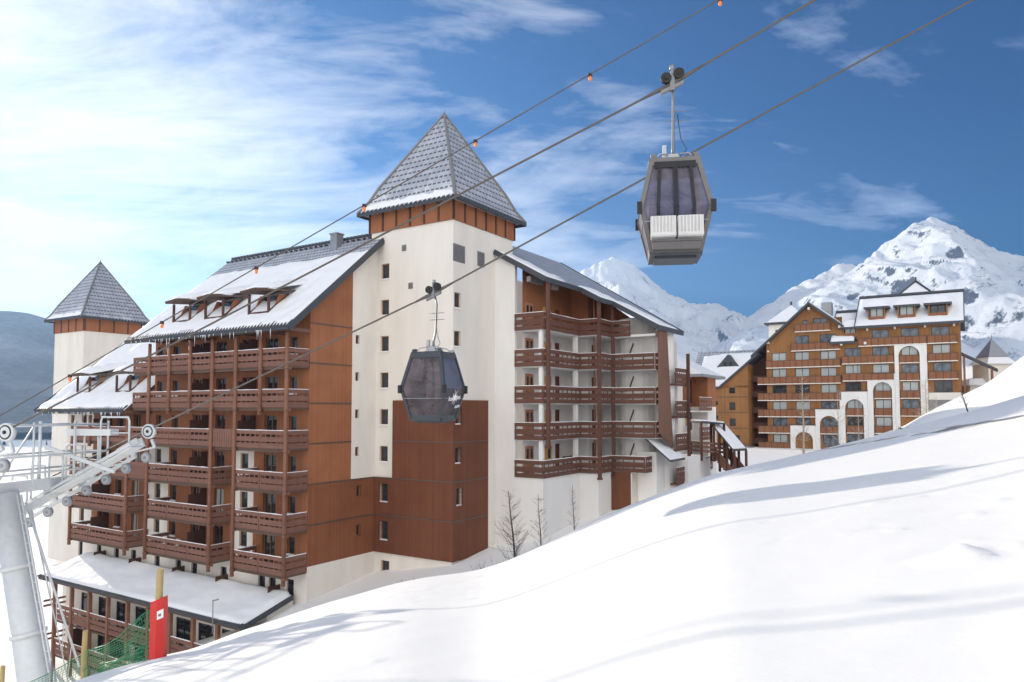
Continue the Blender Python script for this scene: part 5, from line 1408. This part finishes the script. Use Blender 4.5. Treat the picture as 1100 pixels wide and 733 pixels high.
LFT=[(-.12,.10),(.013,.1355),(.0651,.1709),(.0977,.1919),(.1239,.2063),(.1435,.2116),(.1695,.2037),(.1953,.1787),(.2211,.1551),(.2535,.1447),(.2795,.1473),(.3117,.1316),(.3439,.1133),(.3888,.0899),(.5,.06)]
MT=mat_mtn('snowy rock face',(.78,.82,.88),(.06,.07,.09),.08)
MT2=mat_mtn('snowy distant rock',(.84,.85,.87),(.08,.095,.12),.06)
range_mesh('mountain',RID,2600,-30,1500,3.3,MT,190,420,170)
range_mesh('mountain',MID,3300,-30,1300,8.1,MT2,150,220,90)
range_mesh('mountain',LFT,3800,-30,2200,5.7,MT2,200,320,110)
def mat_forest():
    m,nt,b=newmat('hazed conifer hillside'); o=objco(nt); n1=noisen(nt,o,.05,6,.7); n2=noisen(nt,o,.006,4,.6)
    c=mixc(nt,n1,(.13,.13,.125),(.30,.30,.295)); c=mixc(nt,ramp(nt,n2,[(.5,(0,0,0)),(.8,(.7,)*3)]),c,(.42,.43,.45))  # greys lifted to put the valley haze into the hill's colour
    nt.links.new(c,b.inputs['Base Color']); b.inputs['Roughness'].default_value=.95; b.inputs['Specular IOR Level'].default_value=.05; bump(nt,b,n1,1,8); return m
HIL=[(-1.6,.10),(-.8185,.1355),(-.7146,.1368),(-.6755,.1342),(-.6388,.1225),(-.5834,.0975),(-.5177,.075),(-.4134,.055),(-.2,.045),(.2,.05)]
range_mesh('forest_hill',HIL,1500,-26,700,12.3,mat_forest(),22,200,60)
# far conifers dotted over the snowfield on the left: one mass far away
cm=MB(); rc=random.Random(4)
for i in range(420):
    t=rc.uniform(-.86,-.55); Y=rc.uniform(330,800); X=t*Y; z=G(X,Y)-.5; h=rc.uniform(4,9)*(1 if Y<600 else 1.2); r=h*.2
    if noise.noise((X*.01,Y*.01,2))<.12 : continue
    n=6
    for k in range(3):
        zb=z+h*(.1+.27*k); rr=r*(1-.27*k)
        for q in range(n):
            a0=2*math.pi*q/n; a1=2*math.pi*(q+1)/n
            cm.face([(X+rr*math.cos(a0),Y+rr*math.sin(a0),zb),(X+rr*math.cos(a1),Y+rr*math.sin(a1),zb),(X,Y,zb+h*.45)])
fo=link('far_conifers',cm.mesh('far_conifers',[mat_plain('conifer green grey',(.035,.05,.045),.95,0,.3,.3)])); tag(fo,'scattered dark conifers on the snowfield below the left hill','trees',None,'stuff')

# ------------------------------------------------------------------ fence net, posts, padded post
def stake(x,y,h,r,label,bury=.5,split=None):
    z=G(x,y); m=MB(); m.tube([(0,0,-bury),(0,0,h*.55),(.02,0,h)],[r,r,r*.95],10)
    if split: m.tube([(0.03,-.02,-bury),(.03,-.02,split)],r*1.15,10)
    o=link('fence_post',m.mesh('fence_post',[M['pole']]),None,(x,y,z)); tag(o,label,'post'); return o
M['pole']=mat_wood('yellowish round timber',(.42,.31,.13),(.52,.40,.19),.5,False,.8,.3,.0)
S1=(-11.02,18.9); S2=(-7.73,16.0); S0=(-13.6,19.6)
stake(*S1,1.26,.065,'plain round wooden fence post left of the red padded post, tied to the green net',.6,.28)
stake(*S0,1.45,.06,'wooden fence post behind the pylon mast at the left edge',.8)
p2=stake(*S2,1.92,.075,'tall round wooden post standing out of the red pad',.6)
M['pad']=mat_plain('red vinyl padding',(.62,.035,.03),.45,0,.15,5,.4,.2)
m=MB(); z=G(*S2)
for i in range(1):
    pr=[(-.12,-.10),(.03,-.14),(.17,-.08),(.19,.05),(.08,.12),(-.10,.1)]
    lo=[Vector((x,y,-.12)) for x,y in pr]; 
    lv=[(-.15,1.0),(.3,1.03),(.7,.98),(1.1,1.02),(1.27,.97)]
    for k in range(len(lv)-1):
        for i in range(6):
            i2=(i+1)%6; a,b=lv[k],lv[k+1]
            dz0=.07*pr[i][0]/.19 if k+1==len(lv)-1 else 0; dz1=.07*pr[i2][0]/.19 if k+1==len(lv)-1 else 0
            m.face([(pr[i][0]*a[1],pr[i][1]*a[1],a[0]),(pr[i2][0]*a[1],pr[i2][1]*a[1],a[0]),(pr[i2][0]*b[1],pr[i2][1]*b[1],b[0]+dz1),(pr[i][0]*b[1],pr[i][1]*b[1],b[0]+dz0)])
    m.face([(x*.97,y*.97,1.27+.07*x/.19) for x,y in pr])
pd=link('safety_pad',m.mesh('safety_pad',[M['pad']]),None,(S2[0],S2[1]-.02,z)); tag(pd,'red vinyl safety pad wrapped round the tall wooden post, with small white label','safety pad')
m=MB(); m.hexa([(.05,-.147,.86),(.165,-.098,.90),(.165,-.092,.90),(.05,-.138,.86),(.05,-.147,1.04),(.165,-.098,1.09),(.165,-.092,1.09),(.05,-.138,1.04)]); lb=link('label_patch',m.mesh('label_patch',[M['logo']]),pd)
m=MB(); m.hexa([(.075,-.142,.93),(.125,-.121,.94),(.125,-.115,.94),(.075,-.135,.93),(.075,-.142,.98),(.125,-.121,1.0),(.125,-.115,1.0),(.075,-.135,.98)]); link('printed_mark',m.mesh('printed_mark',[M['grey']]),lb)
def net(A,Bp,hA,hB,label,nu,nv,sag,lowA=.02,lowB=.02,bunch=0):
    m=MB(); a=Vector((*A,G(*A))); b=Vector((*Bp,G(*Bp))); nrm=(b-a).cross(Vector((0,0,1))).normalized()
    def pt(u,v):
        p=lerp(a,b,u); h=lerp(hA,hB,u); s=math.sin(math.pi*u)
        zz=max(G(p.x,p.y),-50)+lerp(lowA,lowB,u)
        zt=p.z+h-sag*s
        w=.10*noise.noise((u*6,v*2,3))+bunch*u*.12*math.sin(v*9+u*7)
        return Vector((p.x,p.y,lerp(zz,max(zt,zz+.15),v)))+nrm*w
    for i in range(nu+1): m.tube([pt(i/nu,v/8) for v in range(9)],.0055,3,0,False,False)
    for k in range(nv+1): m.tube([pt(u/30,k/nv) for u in range(31)],.0055 if 0<k<nv else .013,3,0,False,False)
    c=m; ctr=lerp(a,b,.5)
    c.v=[(x-ctr.x,y-ctr.y,z_-ctr.z) for x,y,z_ in c.v]
    o=link('safety_net',c.mesh('safety_net',[M['net']]),None,ctr); tag(o,label,'safety net'); return o
M['net']=mat_plain('green nylon net',(.05,.30,.14),.6,0,.2,5)
net((-10.95,18.85),(-7.85,16.03),  .72,1.15,'green safety net hanging between the red padded post and the wooden post',34,11,.18,bunch=1.0)
net((-10.2,18.2),(-7.83,16.0),.25,.95,'second green net layer sagging in front towards the red padded post',22,9,.30,bunch=1.4)
net((-13.55,19.55),(-11.05,18.93),.75,.70,'green safety net stretched past the pylon mast at the left edge',26,9,.1)
m=MB(); m.tube([(0,0,-.6),(0,0,.95)],.03,8); o=link('fence_stake',m.mesh('fence_stake',[M['grey']]),None,(-11.9,19.0,G(-11.9,19.0)-.1)); tag(o,'thin grey stake in the snow right of the pylon mast','post')

# ------------------------------------------------------------------ bare trees and shrubs
def bare_tree(x,y,z,h,label,seed,mat='bark',r=.06,n=60,spread=.45,group=None,lean=(0,0),down=0.0,name='bare_tree',cat='tree',low=.12,twig=.6):
    rr=random.Random(seed); m=MB(); br=MB()
    tr=[Vector((lean[0]*t+.04*h*.2*noise.noise((seed,t*3,1)),lean[1]*t,h*t)) for t in [i/10 for i in range(11)]]
    tr[0].z=-.5
    m.tube(tr,[r*(1-.9*i/10)+.006 for i in range(11)],7)
    def at(t): 
        k=min(9,int(t*10)); return lerp(tr[k],tr[k+1],t*10-k)
    for i in range(n):
        t=rr.uniform(low,.97); p=at(t); a=rr.uniform(0,2*math.pi); L=spread*h*(1-t*.75)*rr.uniform(.2,1.15)
        d=Vector((math.cos(a),math.sin(a),rr.uniform(.1,1.1)-down)); d.normalize()
        p1=p+d*L*.5+Vector((0,0,-.02*L)); p2=p+d*L+Vector((0,0,L*rr.uniform(.0,.2)))
        rb=max(.005,r*.16*(1-t*.6)); br.tube([p,p1,p2],[rb,rb*.65,.004],4,0,False,False)
        for q in range(int(5*twig*2)):
            s=rr.uniform(.25,.95); b=lerp(p,p2,s); dd=(d+Vector((rr.uniform(-1,1),rr.uniform(-1,1),rr.uniform(-.3,.8)))*.8).normalized()
            l=L*rr.uniform(.15,.4); br.tube([b,b+dd*l],[rb*.45,.003],3,0,False,False)
    root=link(name,None,None,(x,y,z)); tag(root,label,cat,group)
    link('trunk',m.mesh('trunk',[M[mat]]),root); link('branches',br.mesh('branches',[M[mat]]),root); return root
bare_tree(.307,40,G(.3,40)-.1,max(2.5,-4.4-G(.3,40)),'bare dark larch with dense fine branches, leftmost of three against the white base wall',1,'bark',.08,110,.36,lean=(-.5,0))
bare_tree(1.69,40,G(1.7,40)-.1,max(2.2,-4.6-G(1.7,40)),'bare thin tree with upright twin stems, middle of three against the white base wall',2,'bark',.045,70,.24,lean=(-.25,0))
bare_tree(3.57,41,G(3.57,41)-.1,max(2,-4.2-G(3.57,41)),'bare slim single stem sapling, rightmost of three against the white base wall',3,'bark',.04,60,.18,lean=(-.15,0))
def shrub(x,y,h,label,seed,mat='bark',n=60,w=.8):
    rr=random.Random(seed); br=MB()
    for i in range(n):
        a=rr.uniform(0,6.283); q=rr.uniform(0,w*.5); p=Vector((q*math.cos(a),q*math.sin(a),-.2)); d=Vector((math.cos(a)*.5,math.sin(a)*.5,1)).normalized(); L=h*rr.uniform(.5,1.1)
        e=p+d*L; br.tube([p,lerp(p,e,.5)+Vector((0,0,.05)),e],[.014,.009,.003],3,0,False,False)
        for k in range(5):
            b=lerp(p,e,rr.uniform(.3,.95)); dd=(d+Vector((rr.uniform(-1,1),rr.uniform(-1,1),rr.uniform(-.2,.6)))).normalized(); br.tube([b,b+dd*L*rr.uniform(.12,.3)],[.007,.002],3,0,False,False)
    o=link('shrub',br.mesh('shrub',[M[mat]]),None,(x,y,G(x,y))); tag(o,label,'shrub'); return o
shrub(-.75,41,1.5,'twiggy dark shrub at the foot of the red-brown corner block',11,n=70,w=2.0)
shrub(-5.6,43.0,1.1,'low twiggy shrub against the white plinth below the corner block',12,n=40,w=1.2)
shrub(2.6,40.5,1.4,'low bare brush between the thin saplings by the white base wall',13,n=60,w=1.6)
shrub(1.0,39.6,1.0,'small bare brush right of the dark larch trunk',14,n=40,w=1.2)
bare_tree(23.38,58,-6.3,9.2,'tall pale birch with straight trunk in front of the ochre residence, leftmost there',5,'bark_p',.12,70,.17,low=.3)
bare_tree(26.2,58,-6.0,7.5,'pale bare birch with several crossing branches before the narrow white arch',6,'bark_p',.07,80,.3,low=.15)
bare_tree(28.3,59,-6.0,7.0,'thin pale birch standing before the second white arch from the left',7,'bark_p',.06,60,.25,low=.2)
bare_tree(33.87,59,-1.9,4.3,'bushy bare yellowish tree in front of the tallest white arch',8,'bark_p',.07,110,.33,low=.1)
bare_tree(35.0,59.5,-1.6,2.6,'small bare yellowish bush tree right of the bushy one',9,'bark_p',.05,60,.35,low=.1)
bare_tree(20.27,32,G(20.27,32),1.15,'little leaning bare tree on the snow crest at right',10,'bark',.03,26,.3,lean=(-.35,0),low=.3)
for i,(x,y,l) in enumerate(((16.9,30.6,'tuft of dry twigs on the snow crest below the tallest arch'),(14.2,30.2,'tiny dry twigs poking from the snow crest below the middle arch'))):
    shrub(x,y,.28,l,40+i,n=24,w=1.2)
# ------------------------------------------------------------------ air
hz_=bpy.data.materials.new('mountain air'); hz_.use_nodes=True; nt=hz_.node_tree; nt.nodes.clear()
o_=N(nt,'ShaderNodeOutputMaterial'); pv=N(nt,'ShaderNodeVolumePrincipled'); pv.inputs['Color'].default_value=(.32,.58,1,1); pv.inputs['Density'].default_value=HAZE; pv.inputs['Anisotropy'].default_value=.45
nt.links.new(pv.outputs[0],o_.inputs['Volume'])
m=MB(); m.box(-4600,4600,-1000,5500,-75,900); ho=link('haze',m.mesh('haze',[hz_])); tag(ho,'thin cold mountain air over the valley','haze',None,'stuff')
# ------------------------------------------------------------------ sky, sun, camera
SUN_AZ=43; SUN_EL=11.6                             # degrees left of the view, height
sv=Vector((-math.sin(R(SUN_AZ))*math.cos(R(SUN_EL)),math.cos(R(SUN_AZ))*math.cos(R(SUN_EL)),math.sin(R(SUN_EL))))
sl=bpy.data.lights.new('sun','SUN'); sl.energy=2.9; sl.angle=R(.6); sl.color=(1,.90,.76)
so=bpy.data.objects.new('sun',sl); col.objects.link(so); so.rotation_euler=(-sv).to_track_quat('-Z','Y').to_euler()
wd=bpy.data.worlds.new('World'); scene.world=wd; wd.use_nodes=True; nt=wd.node_tree; nt.nodes.clear()
out=N(nt,'ShaderNodeOutputWorld'); bg=N(nt,'ShaderNodeBackground'); nt.links.new(bg.outputs[0],out.inputs[0])
sky=N(nt,'ShaderNodeTexSky',sky_type='NISHITA'); sky.sun_disc=False; sky.sun_elevation=R(SUN_EL); sky.sun_rotation=R(-SUN_AZ); sky.altitude=1650; sky.air_density=1.0; sky.dust_density=.6; sky.ozone_density=3.0
tc=N(nt,'ShaderNodeTexCoord'); D_=tc.outputs['Generated']
sp=N(nt,'ShaderNodeSeparateXYZ'); nt.links.new(D_,sp.inputs[0])
dz=mathn(nt,'ADD',mathn(nt,'MAXIMUM',sp.outputs[2],0.0),.16)
cx=mathn(nt,'DIVIDE',sp.outputs[0],dz); cy=mathn(nt,'DIVIDE',sp.outputs[1],dz)
cv=N(nt,'ShaderNodeCombineXYZ'); nt.links.new(cx,cv.inputs[0]); nt.links.new(cy,cv.inputs[1])
mp=N(nt,'ShaderNodeMapping'); mp.inputs['Rotation'].default_value=(0,0,R(28)); mp.inputs['Scale'].default_value=(.62,1.25,1); nt.links.new(cv.outputs[0],mp.inputs[0])
n1=noisen(nt,mp.outputs[0],1.15,9,.60,.7); n2=noisen(nt,mp.outputs[0],4.2,8,.66,.8)
dot=N(nt,'ShaderNodeVectorMath',operation='DOT_PRODUCT'); nt.links.new(D_,dot.inputs[0]); dot.inputs[1].default_value=sv
sd=dot.outputs['Value']
bias=ramp(nt,sd,[(.25,(0,0,0)),(.55,(.18,)*3),(.82,(.42,)*3),(1.0,(.85,)*3)])
rear=ramp(nt,mathn(nt,'MULTIPLY',sp.outputs[1],-1.0),[(.05,(0,0,0)),(.55,(1,1,1))])  # added unseen bright clouds behind the camera, fill light for shaded fronts
cl=mathn(nt,'ADD',mathn(nt,'ADD',mathn(nt,'MULTIPLY',n1,.92),mathn(nt,'MULTIPLY',n2,.30)),mathn(nt,'ADD',mathn(nt,'MULTIPLY',bias,.40),mathn(nt,'MULTIPLY',rear,.34)))
cov=ramp(nt,cl,[(.70,(0,0,0)),(.80,(.42,)*3),(.96,(1,1,1))])
hz=ramp(nt,sp.outputs[2],[(0.0,(.75,)*3),(.16,(.28,)*3),(.35,(0,0,0))])
mask=mathn(nt,'MAXIMUM',mathn(nt,'MULTIPLY',cov,.92),mathn(nt,'MULTIPLY',hz,bias))
SKYS=.11
skc=N(nt,'ShaderNodeVectorMath',operation='SCALE'); skc.inputs['Scale'].default_value=SKYS; nt.links.new(sky.outputs[0],skc.inputs[0])
gm_=N(nt,'ShaderNodeHueSaturation'); gm_.inputs['Saturation'].default_value=1.6; gm_.inputs['Hue'].default_value=.512; gm_.inputs['Value'].default_value=.30; nt.links.new(skc.outputs[0],gm_.inputs['Color'])
cb=mixc(nt,ramp(nt,sd,[(.30,(0,0,0)),(.95,(1,1,1))]),(.26,.31,.42),(.40,.385,.365))
cb=mixc(nt,rear,cb,(.84,.81,.76))  # colour of the added fill clouds
shade=mixc(nt,ramp(nt,n1,[(.5,(0,0,0)),(.8,(1,1,1))]),(1,1,1),(.80,.83,.90),)
cc=mixc(nt,1.0,cb,shade,'MULTIPLY')
nt.links.new(mixc(nt,mask,gm_.outputs[0],cc),bg.inputs[0]); bg.inputs[1].default_value=1.0
cam=bpy.data.cameras.new('camera'); co_=bpy.data.objects.new('camera',cam); col.objects.link(co_); scene.camera=co_
cam.sensor_width=36; cam.lens=774.05*36/1100; cam.shift_y=33.21/1100; cam.clip_end=30000; cam.clip_start=.1
co_.location=(0,0,0); co_.rotation_euler=(R(90)+.0513,0,0)
vs=scene.view_settings; vs.view_transform='Standard'; vs.look='None'; vs.exposure=EXPO; vs.gamma=1; vs.use_curve_mapping=False
scene.cycles.max_bounces=8; scene.cycles.transparent_max_bounces=12
